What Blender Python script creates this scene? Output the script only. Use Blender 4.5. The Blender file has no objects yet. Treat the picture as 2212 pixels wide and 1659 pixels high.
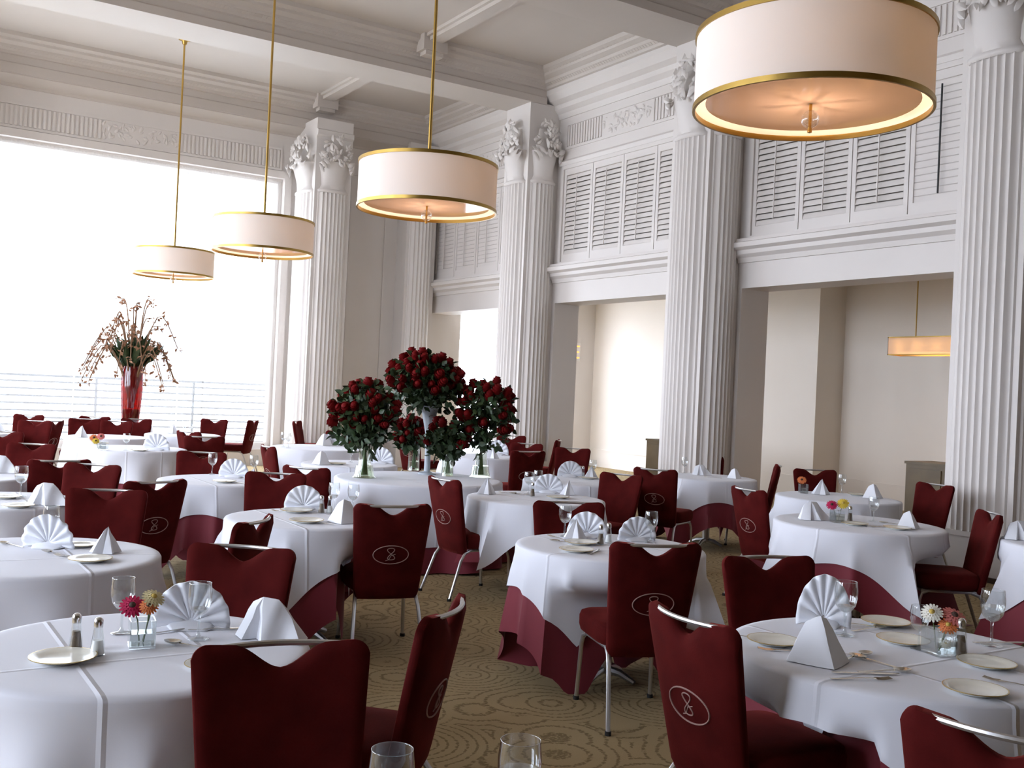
import bpy, bmesh, math, random
from mathutils import Vector, Matrix
random.seed(7)
scene = bpy.context.scene
COL = scene.collection
PI = math.pi

# ------------------------------------------------------------------ camera
FPX, IW, IH, CAMH = 2220.0, 2212.0, 1659.0, 1.6
YAW, PITCH, ROLL = 0.572155, 0.0060963, 0.0464052
fw = Vector((math.sin(YAW)*math.cos(PITCH), math.cos(YAW)*math.cos(PITCH), math.sin(PITCH)))
r0 = Vector((math.cos(YAW), -math.sin(YAW), 0)); u0 = r0.cross(fw)
rt = math.cos(ROLL)*r0 + math.sin(ROLL)*u0
up = -math.sin(ROLL)*r0 + math.cos(ROLL)*u0
cam = bpy.data.objects.new('camera', bpy.data.cameras.new('camera'))
COL.objects.link(cam); scene.camera = cam
cam.data.sensor_width = 36; cam.data.lens = FPX*36/IW; cam.data.clip_start = .05; cam.data.clip_end = 300
cam.matrix_world = Matrix(((rt.x, up.x, -fw.x, 0), (rt.y, up.y, -fw.y, 0), (rt.z, up.z, -fw.z, CAMH), (0, 0, 0, 1)))
CAM = Vector((0, 0, CAMH))
def ray(x, y): return fw + rt*((x-IW/2)/FPX) - up*((y-IH/2)/FPX)
def onz(x, y, z):
    d = ray(x, y); return CAM + d*((z-CAMH)/d.z)
def onx(x, y, X): d = ray(x, y); return CAM + d*(X/d.x)
def ony(x, y, Y): d = ray(x, y); return CAM + d*(Y/d.y)
CA = math.atan2(fw.y, fw.x)           # heading of the camera in the plan

# ------------------------------------------------------------------ light
scene.view_settings.view_transform = 'Standard'
scene.view_settings.look = 'None'
scene.view_settings.gamma = 1
scene.view_settings.use_curve_mapping = False
scene.view_settings.exposure = 0.85
SKY = 9.0
world = bpy.data.worlds.new('overcast'); scene.world = world; world.use_nodes = True
bg = world.node_tree.nodes['Background']
bg.inputs[0].default_value = (.77, .845, 1.0, 1); bg.inputs[1].default_value = SKY

# room numbers
XW, XP, YW, XL, YB = 9.75, 9.15, 18.4, -5.5, -4.0     # right wall, pier fronts, window wall, left wall, back wall
ZC, ZB = 6.85, 6.32                                   # ceiling, beam soffit
PIERS = [(1.22, 1.94), (5.50, 6.22), (9.78, 10.50), (14.03, 14.75)]
ZLIN, ZSH0, ZSH1 = 3.07, 3.68, 5.32
XS = 14.0                                              # back wall of the side room
WIN = (1.45, 6.62)                                     # the big window in view
WIN2 = (-4.6, 0.55)
LEFTW = [(2.6, 4.8), (6.6, 9.4), (10.9, 13.7), (15.1, 17.7)]       # unseen windows of the left wall; the first added to brighten the foreground
def portal(name, loc, sx, sy, rot):
    L = bpy.data.lights.new(name, 'AREA'); L.shape = 'RECTANGLE'; L.size = sx; L.size_y = sy
    L.cycles.is_portal = True
    o = bpy.data.objects.new(name, L); o.location = loc; o.rotation_euler = rot; COL.objects.link(o)
portal('window_portal', ((WIN[0]+WIN[1])/2, YW+.33, 2.85), WIN[1]-WIN[0], 4.9, (-PI/2, 0, 0))
portal('window_portal', ((WIN2[0]+WIN2[1])/2, YW+.33, 2.85), WIN2[1]-WIN2[0], 4.9, (-PI/2, 0, 0))
for a, b in LEFTW:
    portal('window_portal', (XL-.3, (a+b)/2, 3.1), 4.4, b-a, (0, -PI/2, 0))
portal('window_portal', (11.7, YW+.43, 1.85), 2.4, 3.5, (-PI/2, 0, 0))

# ------------------------------------------------------------------ materials
MATS = {}
def mat(name, col, rough=.6, metal=0.0, **k):
    m = bpy.data.materials.new(name); m.use_nodes = True
    b = m.node_tree.nodes['Principled BSDF']
    b.inputs['Base Color'].default_value = (*col, 1); b.inputs['Roughness'].default_value = rough; b.inputs['Metallic'].default_value = metal
    for kk, v in k.items(): b.inputs[kk.replace('_', ' ')].default_value = v
    MATS[name] = m; return m
def bump(m, scale, strength, dist=.01, detail=3, coord='Object', tex='ShaderNodeTexNoise'):
    nt = m.node_tree; b = nt.nodes['Principled BSDF']
    tc = nt.nodes.new('ShaderNodeTexCoord'); t = nt.nodes.new(tex); t.inputs['Scale'].default_value = scale
    if 'Detail' in t.inputs: t.inputs['Detail'].default_value = detail
    bp = nt.nodes.new('ShaderNodeBump'); bp.inputs['Strength'].default_value = strength; bp.inputs['Distance'].default_value = dist
    nt.links.new(tc.outputs[coord], t.inputs['Vector']); nt.links.new(t.outputs[0], bp.inputs['Height']); nt.links.new(bp.outputs[0], b.inputs['Normal'])
    return m
def mottle(m, scale, c1, c2, coord='Object', detail=4, lo=.3, hi=.7):
    nt = m.node_tree; b = nt.nodes['Principled BSDF']
    tc = nt.nodes.new('ShaderNodeTexCoord'); t = nt.nodes.new('ShaderNodeTexNoise'); t.inputs['Scale'].default_value = scale; t.inputs['Detail'].default_value = detail
    r = nt.nodes.new('ShaderNodeValToRGB'); r.color_ramp.elements[0].color = (*c1, 1); r.color_ramp.elements[1].color = (*c2, 1)
    r.color_ramp.elements[0].position = lo; r.color_ramp.elements[1].position = hi
    nt.links.new(tc.outputs[coord], t.inputs['Vector']); nt.links.new(t.outputs[0], r.inputs[0]); nt.links.new(r.outputs[0], b.inputs['Base Color'])
    return m
mottle(mat('paint', (.7, .66, .61), .55), .7, (.70, .65, .61), (.74, .69, .65))
mottle(mat('paint_shaded', (.7, .65, .58), .6), .5, (.55, .495, .445), (.59, .53, .48))  # same paint as the walls, darkened: weaker light overhead put into the colour
mottle(mat('cream', (.78, .7, .58), .6), .6, (.82, .755, .675), (.86, .80, .72))
bump(mottle(mat('velvet', (.13, .012, .012), .85, 0, Sheen_Weight=.3, Sheen_Roughness=.4, Sheen_Tint=(.6, .1, .08, 1), Specular_IOR_Level=.06), 9, (.052, .0038, .0036), (.082, .0068, .0062)), 260, .25, .002)
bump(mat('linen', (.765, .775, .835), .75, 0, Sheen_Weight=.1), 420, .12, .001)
bump(mat('burgundy_cloth', (.19, .012, .026), .7, 0, Sheen_Weight=.15), 420, .12, .001)
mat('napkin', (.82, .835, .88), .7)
mat('steel', (.62, .62, .62), .32, .9)
mat('cutlery', (.7, .66, .58), .22, 1.0)
mat('brass', (.56, .36, .10), .3, 1.0)
mat('brass_dark', (.42, .27, .07), .35, 1.0)
mat('emblem', (.36, .22, .19), .6)
mat('rubber_and_shade_black', (.02, .02, .02), .7)
mat('china', (.86, .84, .74), .18)
mat('gold_rim', (.62, .47, .2), .25, .8)
mat('pepper', (.16, .11, .07), .5)
mat('salt', (.85, .85, .84), .7)
mat('chrome', (.8, .8, .8), .15, 1.0)
bump(mottle(mat('wood', (.12, .075, .025), .45), 3, (.085, .052, .016), (.14, .09, .032)), 14, .2, .003)
mat('dark_wood', (.07, .04, .025), .5)
mat('rose_red', (.15, .0035, .004), .7, 0, Specular_IOR_Level=.15)
mottle(mat('leaf', (.045, .085, .03), .5), 12, (.02, .042, .014), (.045, .08, .028))
mat('stem', (.08, .13, .04), .5)
mat('twig', (.22, .12, .06), .7)
mat('blossom', (.36, .19, .11), .8)
mat('gerb_magenta', (.55, .01, .09), .6); mat('gerb_yellow', (.75, .55, .06), .6); mat('gerb_cream', (.8, .72, .42), .6)
mat('gerb_orange', (.7, .2, .06), .6); mat('gerb_white', (.85, .82, .72), .6); mat('gerb_pink', (.75, .22, .2), .6)
mat('gerb_eye', (.06, .03, .02), .8); mat('gerb_eye_yellow', (.55, .38, .08), .8)
mat('facade', (.75, .74, .72), .8); mat('facade_glass', (.3, .31, .33), .4); mat('railing', (.06, .055, .05), .6); mat('pavement', (.5, .5, .48), .9)
mat('frost', (.62, .68, .75), .35, 0, Transmission_Weight=.25)
mat('sign_orange', (.9, .25, .05), .5, 0, Emission_Color=(1, .28, .05, 1), Emission_Strength=1.5)
mat('sign_box', (.8, .78, .74), .5)

def shader(name, build):
    m = bpy.data.materials.new(name); m.use_nodes = True; nt = m.node_tree; nt.nodes.clear()
    out = nt.nodes.new('ShaderNodeOutputMaterial'); nt.links.new(build(nt), out.inputs['Surface']); MATS[name] = m; return m
def N(nt, t, **k):
    n = nt.nodes.new(t)
    for a, v in k.items(): n.inputs[a.replace('_', ' ')].default_value = v
    return n
def mixs(nt, fac, a, b):
    m = nt.nodes.new('ShaderNodeMixShader')
    if isinstance(fac, float): m.inputs[0].default_value = fac
    else: nt.links.new(fac, m.inputs[0])
    nt.links.new(a, m.inputs[1]); nt.links.new(b, m.inputs[2]); return m.outputs[0]
def thin_glass(col, blend=.45, base=.16, tint=None):
    def f(nt):
        lw = N(nt, 'ShaderNodeLayerWeight', Blend=blend)
        mr = N(nt, 'ShaderNodeMapRange', To_Min=base, To_Max=.85); nt.links.new(lw.outputs['Facing'], mr.inputs['Value'])
        tr = N(nt, 'ShaderNodeBsdfTransparent', Color=(*col, 1)); gl = N(nt, 'ShaderNodeBsdfGlossy', Color=(.95, .95, .95, 1), Roughness=.03)
        pw = N(nt, 'ShaderNodeMath'); pw.operation = 'POWER'; pw.inputs[1].default_value = 1.6; nt.links.new(mr.outputs[0], pw.inputs[0])
        return mixs(nt, pw.outputs[0], tr.outputs[0], gl.outputs[0])
    return f
shader('glass', thin_glass((.93, .95, .95)))
shader('green_glass', thin_glass((.90, .94, .87)))
shader('red_glass', lambda nt: mixs(nt, .55, mixs(nt, .35, N(nt, 'ShaderNodeBsdfTransparent', Color=(.75, .04, .03, 1)).outputs[0], N(nt, 'ShaderNodeBsdfTranslucent', Color=(.4, .012, .012, 1)).outputs[0]),
       mixs(nt, .12, N(nt, 'ShaderNodeBsdfDiffuse', Color=(.14, .007, .007, 1)).outputs[0], N(nt, 'ShaderNodeBsdfGlossy', Color=(1, 1, 1, 1), Roughness=.08).outputs[0])))
shader('pane', lambda nt: mixs(nt, .06, N(nt, 'ShaderNodeBsdfTransparent', Color=(.96, .97, .97, 1)).outputs[0], N(nt, 'ShaderNodeBsdfGlossy', Color=(1, 1, 1, 1), Roughness=.02).outputs[0]))
shader('sheer', lambda nt: mixs(nt, .2, N(nt, 'ShaderNodeBsdfTransparent', Color=(1, 1, 1, 1)).outputs[0],
       mixs(nt, .5, N(nt, 'ShaderNodeBsdfTranslucent', Color=(.93, .92, .89, 1)).outputs[0], N(nt, 'ShaderNodeBsdfDiffuse', Color=(.9, .9, .88, 1)).outputs[0])))
shader('shade_fabric', lambda nt: mixs(nt, .12, N(nt, 'ShaderNodeBsdfDiffuse', Color=(.86, .83, .79, 1)).outputs[0], N(nt, 'ShaderNodeBsdfTranslucent', Color=(.9, .72, .57, 1)).outputs[0]))
shader('diffuser', lambda nt: mixs(nt, .22, mixs(nt, .2, N(nt, 'ShaderNodeBsdfTranslucent', Color=(.46, .39, .36, 1)).outputs[0], N(nt, 'ShaderNodeBsdfTransparent', Color=(.8, .7, .6, 1)).outputs[0]),
       N(nt, 'ShaderNodeBsdfGlossy', Color=(1, 1, 1, 1), Roughness=.06).outputs[0]))
shader('shade_glow', lambda nt: mixs(nt, .55, N(nt, 'ShaderNodeBsdfDiffuse', Color=(.86, .8, .72, 1)).outputs[0], N(nt, 'ShaderNodeBsdfTranslucent', Color=(.9, .74, .52, 1)).outputs[0]))
def bulb_mat(nt):
    e = N(nt, 'ShaderNodeEmission', Color=(1, .62, .3, 1), Strength=3.0); return e.outputs[0]
shader('bulb', bulb_mat)
shader('bulb2', lambda nt: N(nt, 'ShaderNodeEmission', Color=(1, .68, .36, 1), Strength=9.0).outputs[0])

def creases():
    nt = MATS['linen'].node_tree; L = nt.links.new; b = nt.nodes['Principled BSDF']; bp0 = [n for n in nt.nodes if n.type == 'BUMP'][0]
    tc = N(nt, 'ShaderNodeTexCoord'); sp = N(nt, 'ShaderNodeSeparateXYZ'); L(tc.outputs['Object'], sp.inputs[0]); prev = None
    for ax, v in ((0, .17), (1, -.13), (0, -.2)):
        su = N(nt, 'ShaderNodeMath'); su.operation = 'SUBTRACT'; su.inputs[1].default_value = v; L(sp.outputs[ax], su.inputs[0])
        ab = N(nt, 'ShaderNodeMath'); ab.operation = 'ABSOLUTE'; L(su.outputs[0], ab.inputs[0])
        mr = N(nt, 'ShaderNodeMapRange', From_Min=0.0, From_Max=.012, To_Min=1.0, To_Max=0.0); L(ab.outputs[0], mr.inputs['Value'])
        if prev:
            m = N(nt, 'ShaderNodeMath'); m.operation = 'MAXIMUM'; L(prev, m.inputs[0]); L(mr.outputs[0], m.inputs[1]); prev = m.outputs[0]
        else: prev = mr.outputs[0]
    bp = N(nt, 'ShaderNodeBump', Strength=.6, Distance=.006); L(prev, bp.inputs['Height']); L(bp0.outputs[0], bp.inputs['Normal']); L(bp.outputs[0], b.inputs['Normal'])
creases()
def carpet():
    m = mat('carpet', (.24, .19, .09), .95); nt = m.node_tree; b = nt.nodes['Principled BSDF']; L = nt.links.new
    tc = N(nt, 'ShaderNodeTexCoord'); mp = N(nt, 'ShaderNodeMapping'); L(tc.outputs['Object'], mp.inputs[0])
    vo = N(nt, 'ShaderNodeTexVoronoi', Scale=2.3); vo.feature = 'F1'; L(mp.outputs[0], vo.inputs['Vector'])
    mu = N(nt, 'ShaderNodeMath'); mu.operation = 'MULTIPLY'; mu.inputs[1].default_value = 62; L(vo.outputs['Distance'], mu.inputs[0])
    si = N(nt, 'ShaderNodeMath'); si.operation = 'SINE'; L(mu.outputs[0], si.inputs[0])
    n1 = N(nt, 'ShaderNodeTexNoise', Scale=55.0, Detail=2.0); L(mp.outputs[0], n1.inputs['Vector'])
    ad = N(nt, 'ShaderNodeMath'); ad.operation = 'MULTIPLY_ADD'; ad.inputs[1].default_value = 2.6; L(n1.outputs[0], ad.inputs[0]); L(si.outputs[0], ad.inputs[2])
    rp = N(nt, 'ShaderNodeValToRGB'); L(ad.outputs[0], rp.inputs[0])
    rp.color_ramp.elements[0].position = .30; rp.color_ramp.elements[1].position = .78
    rp.color_ramp.elements[0].color = (.215, .15, .062, 1); rp.color_ramp.elements[1].color = (.41, .305, .155, 1)
    n2 = N(nt, 'ShaderNodeTexNoise', Scale=1.3, Detail=3.0); L(mp.outputs[0], n2.inputs['Vector'])
    mr = N(nt, 'ShaderNodeMapRange', To_Min=.85, To_Max=1.12); L(n2.outputs[0], mr.inputs[0])
    mx = nt.nodes.new('ShaderNodeMixRGB'); mx.blend_type = 'MULTIPLY'; mx.inputs[0].default_value = 1; L(rp.outputs[0], mx.inputs[1]); L(mr.outputs[0], mx.inputs[2])
    L(mx.outputs[0], b.inputs['Base Color'])
    n3 = N(nt, 'ShaderNodeTexNoise', Scale=300.0); L(mp.outputs[0], n3.inputs['Vector'])
    bp = N(nt, 'ShaderNodeBump', Strength=.5, Distance=.006); L(n3.outputs[0], bp.inputs['Height']); L(bp.outputs[0], b.inputs['Normal'])
carpet()

# ------------------------------------------------------------------ mesh helpers
def V(*a): return Vector(a)
def box(bm, x0, x1, y0, y1, z0, z1):
    vs = [bm.verts.new((x, y, z)) for z in (z0, z1) for y in (y0, y1) for x in (x0, x1)]
    for f in ((0, 2, 3, 1), (4, 5, 7, 6), (0, 1, 5, 4), (2, 6, 7, 3), (0, 4, 6, 2), (1, 3, 7, 5)): bm.faces.new([vs[i] for i in f])
def lathe(bm, prof, n=24, c=(0, 0, 0), a0=0, a1=2*PI):
    full = abs(a1-a0-2*PI) < 1e-6; m = n if full else n+1
    rings = []
    for r, z in prof:
        if r < 1e-6: rings.append([bm.verts.new((c[0], c[1], c[2]+z))])
        else: rings.append([bm.verts.new((c[0]+r*math.cos(a0+(a1-a0)*i/n), c[1]+r*math.sin(a0+(a1-a0)*i/n), c[2]+z)) for i in range(m)])
    for A, B in zip(rings, rings[1:]):
        for i in range(n):
            j = (i+1) % m
            if len(A) == 1 and len(B) == 1: continue
            if len(A) == 1: bm.faces.new((A[0], B[j], B[i]))
            elif len(B) == 1: bm.faces.new((A[i], A[j], B[0]))
            else: bm.faces.new((A[i], A[j], B[j], B[i]))
def tube(bm, pts, r, n=8, closed=False, caps=True):
    pts = [Vector(p) for p in pts]; k = len(pts); rings = []
    rr = r if isinstance(r, (list, tuple)) else [r]*k
    ref = None
    for i, p in enumerate(pts):
        if closed: t = (pts[(i+1) % k]-pts[i-1])
        else: t = pts[min(i+1, k-1)]-pts[max(i-1, 0)]
        t.normalize()
        if ref is None:
            ref = Vector((0, 0, 1)) if abs(t.z) < .9 else Vector((1, 0, 0))
        a = t.cross(ref); a.normalize(); b = a.cross(t); ref = b
        rings.append([bm.verts.new(p+(a*math.cos(2*PI*j/n)+b*math.sin(2*PI*j/n))*rr[i]) for j in range(n)])
    for i in range(k if closed else k-1):
        A, B = rings[i], rings[(i+1) % k]
        for j in range(n): bm.faces.new((A[j], A[(j+1) % n], B[(j+1) % n], B[j]))
    if caps and not closed:
        bm.faces.new(rings[0][::-1]); bm.faces.new(rings[-1])
def prism(bm, prof, p0, p1, out):
    """closed profile of (out, z) swept from p0 to p1 (plan points)"""
    o = Vector((out[0], out[1], 0)); A = []; B = []
    for d, z in prof:
        A.append(bm.verts.new((p0[0]+o.x*d, p0[1]+o.y*d, z))); B.append(bm.verts.new((p1[0]+o.x*d, p1[1]+o.y*d, z)))
    n = len(prof)
    for i in range(n): bm.faces.new((A[i], A[(i+1) % n], B[(i+1) % n], B[i]))
    bm.faces.new(A[::-1]); bm.faces.new(B)
def ball(bm, c, r, sub=1, sc=(1, 1, 1), rot=None):
    g = bmesh.ops.create_icosphere(bm, subdivisions=sub, radius=r)
    for v in g['verts']:
        q = Vector((v.co.x*sc[0], v.co.y*sc[1], v.co.z*sc[2]))
        if rot: q = rot @ q
        v.co = q+Vector(c)
def mesh(bm, name, m, smooth=True, angle=40):
    bmesh.ops.recalc_face_normals(bm, faces=bm.faces)
    me = bpy.data.meshes.new(name); bm.to_mesh(me); bm.free(); me.materials.append(MATS[m])
    if smooth:
        me.shade_smooth()
        me.set_sharp_from_angle(angle=math.radians(angle))
    return me
def link(name, data, parent=None, loc=None, rz=None):
    o = bpy.data.objects.new(name, data); COL.objects.link(o)
    if parent: o.parent = parent
    if loc is not None: o.location = loc
    if rz is not None: o.rotation_euler = (0, 0, rz)
    return o
def obj(name, bm, m, parent=None, smooth=True, angle=40): return link(name, mesh(bm, name, m, smooth, angle), parent)
def tag(o, label, cat, group=None):
    o['label'] = label; o['category'] = cat
    if group: o['group'] = group
    return o
def thing(name, label, cat, loc=(0, 0, 0), rz=0, group=None): return tag(link(name, None, None, loc, rz), label, cat, group)
def struct(name, bm, m, parent=None, smooth=False):
    o = obj(name, bm, m, parent, smooth)
    if parent is None: o['kind'] = 'structure'
    return o
def dup(root, loc, rz=0, scale=None, tilt=None):
    def cp(o, par):
        c = o.copy(); COL.objects.link(c); c.parent = par
        for ch in o.children: cp(ch, c)
        return c
    r = cp(root, None); r.location = loc; r.rotation_euler = (tilt[0], tilt[1], rz) if tilt else (0, 0, rz)
    if scale: r.scale = scale if isinstance(scale, tuple) else (scale,)*3
    return r
class Proto:
    """first use moves the model itself, later ones copy it"""
    def __init__(s, make): s.make = make; s.root = None
    def __call__(s, label, cat, loc, rz=0, group=None, scale=None):
        if s.root is None:
            s.root = s.make(); o = s.root; o.location = loc; o.rotation_euler = (0, 0, rz)
            if scale: o.scale = (scale,)*3 if not isinstance(scale, tuple) else scale
        else: o = dup(s.root, loc, rz, scale)
        for k in ('group',):
            if k in o: del o[k]
        if scale is None: o.scale = (1, 1, 1)
        return tag(o, label, cat, group)

# ================================================================== the setting
bm = bmesh.new(); box(bm, XL-.3, XS+.3, YB-.3, YW+.4, -.12, 0); struct('floor', bm, 'carpet')
bm = bmesh.new(); box(bm, XL-.3, XW+.5, YB-.3, YW+.4, ZC, ZC+.2); ceiling = struct('ceiling', bm, 'paint_shaded')
BAYS = [(-4.0, 1.22), (1.94, 5.50), (6.22, 9.78), (10.50, 14.03), (14.75, YW)]
bm = bmesh.new()
for a, b in PIERS: box(bm, XW, XW+.5, a, b, 0, ZC)
for a, b in BAYS:
    box(bm, XW, XW+.5, a, b, ZLIN, ZSH0); box(bm, XW, XW+.5, a, b, ZSH1, ZC); box(bm, XW+.2, XW+.5, a, b, ZSH0, ZSH1)
    box(bm, XW, XW+.2, a, a+.16, ZSH0, ZSH1); box(bm, XW, XW+.2, b-.16, b, ZSH0, ZSH1)
    box(bm, XW, XW+.5, a, a+.10, 0, ZLIN); box(bm, XW, XW+.5, b-.08, b, 0, ZLIN)
wall_right = struct('wall_right', bm, 'paint')
def holed(bm, a0, a1, holes, f):
    """boxes f(a, b, z0, z1) around holes (a, b, z0, z1)"""
    p = a0
    for a, b, z0, z1 in sorted(holes):
        f(p, a, 0, ZC)
        if z0 > 0: f(a, b, 0, z0)
        f(a, b, z1, ZC); p = b
    f(p, a1, 0, ZC)
bm = bmesh.new(); holed(bm, XL-.3, XS+.3, [(*WIN2, .3, ZSH1), (*WIN, .3, ZSH1), (10.5, 12.9, .1, 3.6)], lambda a, b, z0, z1: box(bm, a, b, YW, YW+.4, z0, z1)); wall_window = struct('wall_window', bm, 'paint')
bm = bmesh.new(); holed(bm, YB-.3, YW, [(a, b, .9, 5.3) for a, b in LEFTW], lambda a, b, z0, z1: box(bm, XL-.3, XL, a, b, z0, z1)); struct('wall_left', bm, 'paint')
bm = bmesh.new(); box(bm, XL, XS+.3, YB-.3, YB, 0, ZC); struct('wall_back', bm, 'wood')
bm = bmesh.new(); box(bm, XS, XS+.3, YB, YW, 0, 4.0); wall_side = struct('wall_side', bm, 'cream')
bm = bmesh.new(); box(bm, XW+.5, XS, YB, YW, 3.75, 4.0); struct('ceiling_side', bm, 'cream')
bm = bmesh.new(); box(bm, XS-.035, XS, YB, YW, 0, .36); box(bm, XS-.05, XS, YB, YW, .36, .39); struct('baseboard_side', bm, 'cream')
# shallow pier and raised panel on the wall of the side room
a = onx(1765, 800, 13.35).y; bm = bmesh.new(); box(bm, 13.35, XS, a, a+1.5, 0, 3.75); box(bm, 13.32, XS, a-.03, a+1.53, 0, .4); struct('trim_side_pier', bm, 'cream')
b = onx(1832, 800, XS).y; bm = bmesh.new(); box(bm, XS-.03, XS, b-3.2, b, .39, 3.1); struct('trim_side_panel', bm, 'cream')
bm = bmesh.new()
for a, b in ((6.22, 9.78), (10.5, 14.03), (14.75, YW)): pass
for a, b in PIERS: box(bm, XP-.10, XP-.08, a-.1, b+.1, 0, .05)
struct('baseboard_right', bm, 'dark_wood')

# ---------- piers with engaged fluted shafts and leafy capitals
def face_map(o, xa, out):
    """local (along, out, z) -> world, o = centre of the face on plan"""
    return lambda a, d, z: (o[0]+xa[0]*a+out[0]*d, o[1]+xa[1]*a+out[1]*d, z)
def shaft(bm, f, w, z0, z1, nf=8, proud=.10):
    prof = []
    for k in range(nf):
        for q in range(7):
            s = (k+q/7)/nf; a = (s-.5)*w; base = proud*(1-(2*s-1)**2)**.6 if 0 < s < 1 else 0
            g = .026*math.sin(PI*min(1, max(0, (q-.5)/6)))**.7 if q not in (0,) else 0
            prof.append((a, max(.004, base+.012-g)))
    prof.append((w/2, .004)); prof.insert(0, (-w/2, -.02)); prof.append((w/2, -.02))
    A = [bm.verts.new(f(a, d, z0)) for a, d in prof]; B = [bm.verts.new(f(a, d, z1)) for a, d in prof]
    for i in range(len(prof)-1): bm.faces.new((A[i], A[i+1], B[i+1], B[i]))
    bm.faces.new(A[::-1]); bm.faces.new(B)
def half_lathe(bm, f, prof, n=14):
    rings = []
    for w, d, z in prof:
        rings.append([bm.verts.new(f(w*math.cos(PI*i/n), d*math.sin(PI*i/n)-.01, z)) for i in range(n+1)])
    for A, B in zip(rings, rings[1:]):
        for i in range(n): bm.faces.new((A[i], A[i+1], B[i+1], B[i]))
def leaf_blob(bm, f, a, d, z, s, tilt, lean):
    # a curled leaf: pointed lens of 8 faces
    pts = [(-.5, 0), (-.28, .2), (0, .25), (.3, .18), (.55, 0), (.3, -.18), (0, -.25), (-.28, -.2)]
    c = bm.verts.new(f(a, d+s*.35, z)); ring = []
    for x, y in pts:
        xx = x*math.cos(tilt)-y*math.sin(tilt); yy = x*math.sin(tilt)+y*math.cos(tilt)
        ring.append(bm.verts.new(f(a+xx*s*1.1, d+lean*yy*s, z+yy*s*1.3)))
    for i in range(8): bm.faces.new((c, ring[i], ring[(i+1) % 8]))
SHZ = 5.02
def capital(bm, f, w, rnd):
    h = w/2
    half_lathe(bm, f, [(h*.96, .115, SHZ-.02), (h*1.02, .14, SHZ), (h*1.02, .14, SHZ+.03), (h*.9, .11, SHZ+.05), (h*.78, .12, SHZ+.12), (h*.8, .15, SHZ+.25), (h*.9, .2, SHZ+.4), (h*.98, .24, SHZ+.52), (h*.6, .15, SHZ+.55), (h*.5, .02, SHZ+.9)])
    for k in range(64):
        t = rnd.random(); u = rnd.uniform(-1, 1); zz = SHZ+.44+t*.56
        env = math.sqrt(max(0, 1-(max(0, t-.25)/.78)**2))
        a = u*h*1.02*env; d = (.06+.19*math.sqrt(max(0, 1-u*u)))*(.55+.45*env)
        leaf_blob(bm, f, a, d, zz, rnd.uniform(.075, .13), rnd.uniform(0, PI), rnd.uniform(-.6, .6))
    for u in (-1, 1):
        for k in range(3): leaf_blob(bm, f, u*h*(1.0-.1*k), .15+.05*k, SHZ+.50-.05*(2-k), .14, u*(1.1-.3*k), -.4)
NT = [0]
def pier(x0, x1, y0, y1, faces, ped=True, fl=True):
    NT[0] += 1; rnd = random.Random(NT[0])
    bm = bmesh.new(); box(bm, x0, x1, y0, y1, 0, ZB+.02)
    t = struct('trim_%d' % NT[0], bm, 'paint')
    bm = bmesh.new(); e = .07 if ped else .03; box(bm, x0-e, x1, y0-e, y1+(e if ped else 0), 0, .40); box(bm, x0-e-.025, x1, y0-e-.025, y1+(e+.025 if ped else 0), .40, .45); obj('pedestal', bm, 'paint', t, False)
    for fc in faces:
        if fc == 'w': o, xa, out, w = (x0, (y0+y1)/2), (0, -1), (-1, 0), y1-y0
        else: o, xa, out, w = ((x0+x1)/2, y0), (1, 0), (0, -1), x1-x0
        f = face_map(o, xa, out)
        bm = bmesh.new(); shaft(bm, f, w-.12, .45, SHZ, 8 if w > .65 else 7); obj('fluted_shaft', bm, 'paint', t, True, 28)
        bm = bmesh.new(); capital(bm, f, w-.12, rnd); obj('leaf_capital', bm, 'paint', t, True, 60)
    return t
for a, b in PIERS: pier(XP, XW, a, b, ['w', 's'])
p4 = pier(6.86, 7.56, 17.49, YW, ['w', 's'], False)
bm = bmesh.new(); prism(bm, [(0, 6.0), (.05, 6.04), (.05, 6.12), (.0, 6.14)], (6.86, 17.49), (7.56, 17.49), (0, -1)); obj('cap_moulding', bm, 'paint', p4, False)
pier(.55, 1.25, 17.49, YW, ['w', 's'], False)
pier(8.98, 9.62, 17.98, YW, ['s'], False)
# raised frame between the two columns of the window wall
bm = bmesh.new()
for x0, x1, z0, z1 in ((7.95, 8.0, .6, 5.6), (8.7, 8.75, .6, 5.6), (7.95, 8.75, 5.6, 5.65), (7.95, 8.75, .55, .6)): box(bm, x0, x1, YW-.025, YW, z0, z1)
struct('trim_panel_frame', bm, 'paint')

# ---------- ceiling beams, cornices, ribs
def beadrow(bm, p0, p1, out, d, z, s=.05, pitch=.085):
    p0 = Vector((*p0, 0)); p1 = Vector((*p1, 0)); L = (p1-p0).length; n = int(L/pitch); t = (p1-p0).normalized(); o = Vector((*out, 0))
    for i in range(n):
        c = p0+t*((i+.5)*L/n)+o*d
        a, b = t*s*.5, o*s*.5
        vs = [bm.verts.new(q) for q in (c-a-b+V(0, 0, z), c+a-b+V(0, 0, z), c+a*.6+b+V(0, 0, z+.03), c-a*.6+b+V(0, 0, z+.03), c-a-b+V(0, 0, z+.08), c+a-b+V(0, 0, z+.08))]
        bm.faces.new((vs[0], vs[1], vs[2], vs[3])); bm.faces.new((vs[3], vs[2], vs[5], vs[4]))
        bm.faces.new((vs[0], vs[3], vs[4])); bm.faces.new((vs[1], vs[5], vs[2]))
CROWN = [(0, 6.55), (.04, 6.56), (.05, 6.60), (.10, 6.64), (.11, 6.68), (.19, 6.72), (.20, 6.76), (.27, 6.79), (.28, ZC), (0, ZC)]
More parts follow.
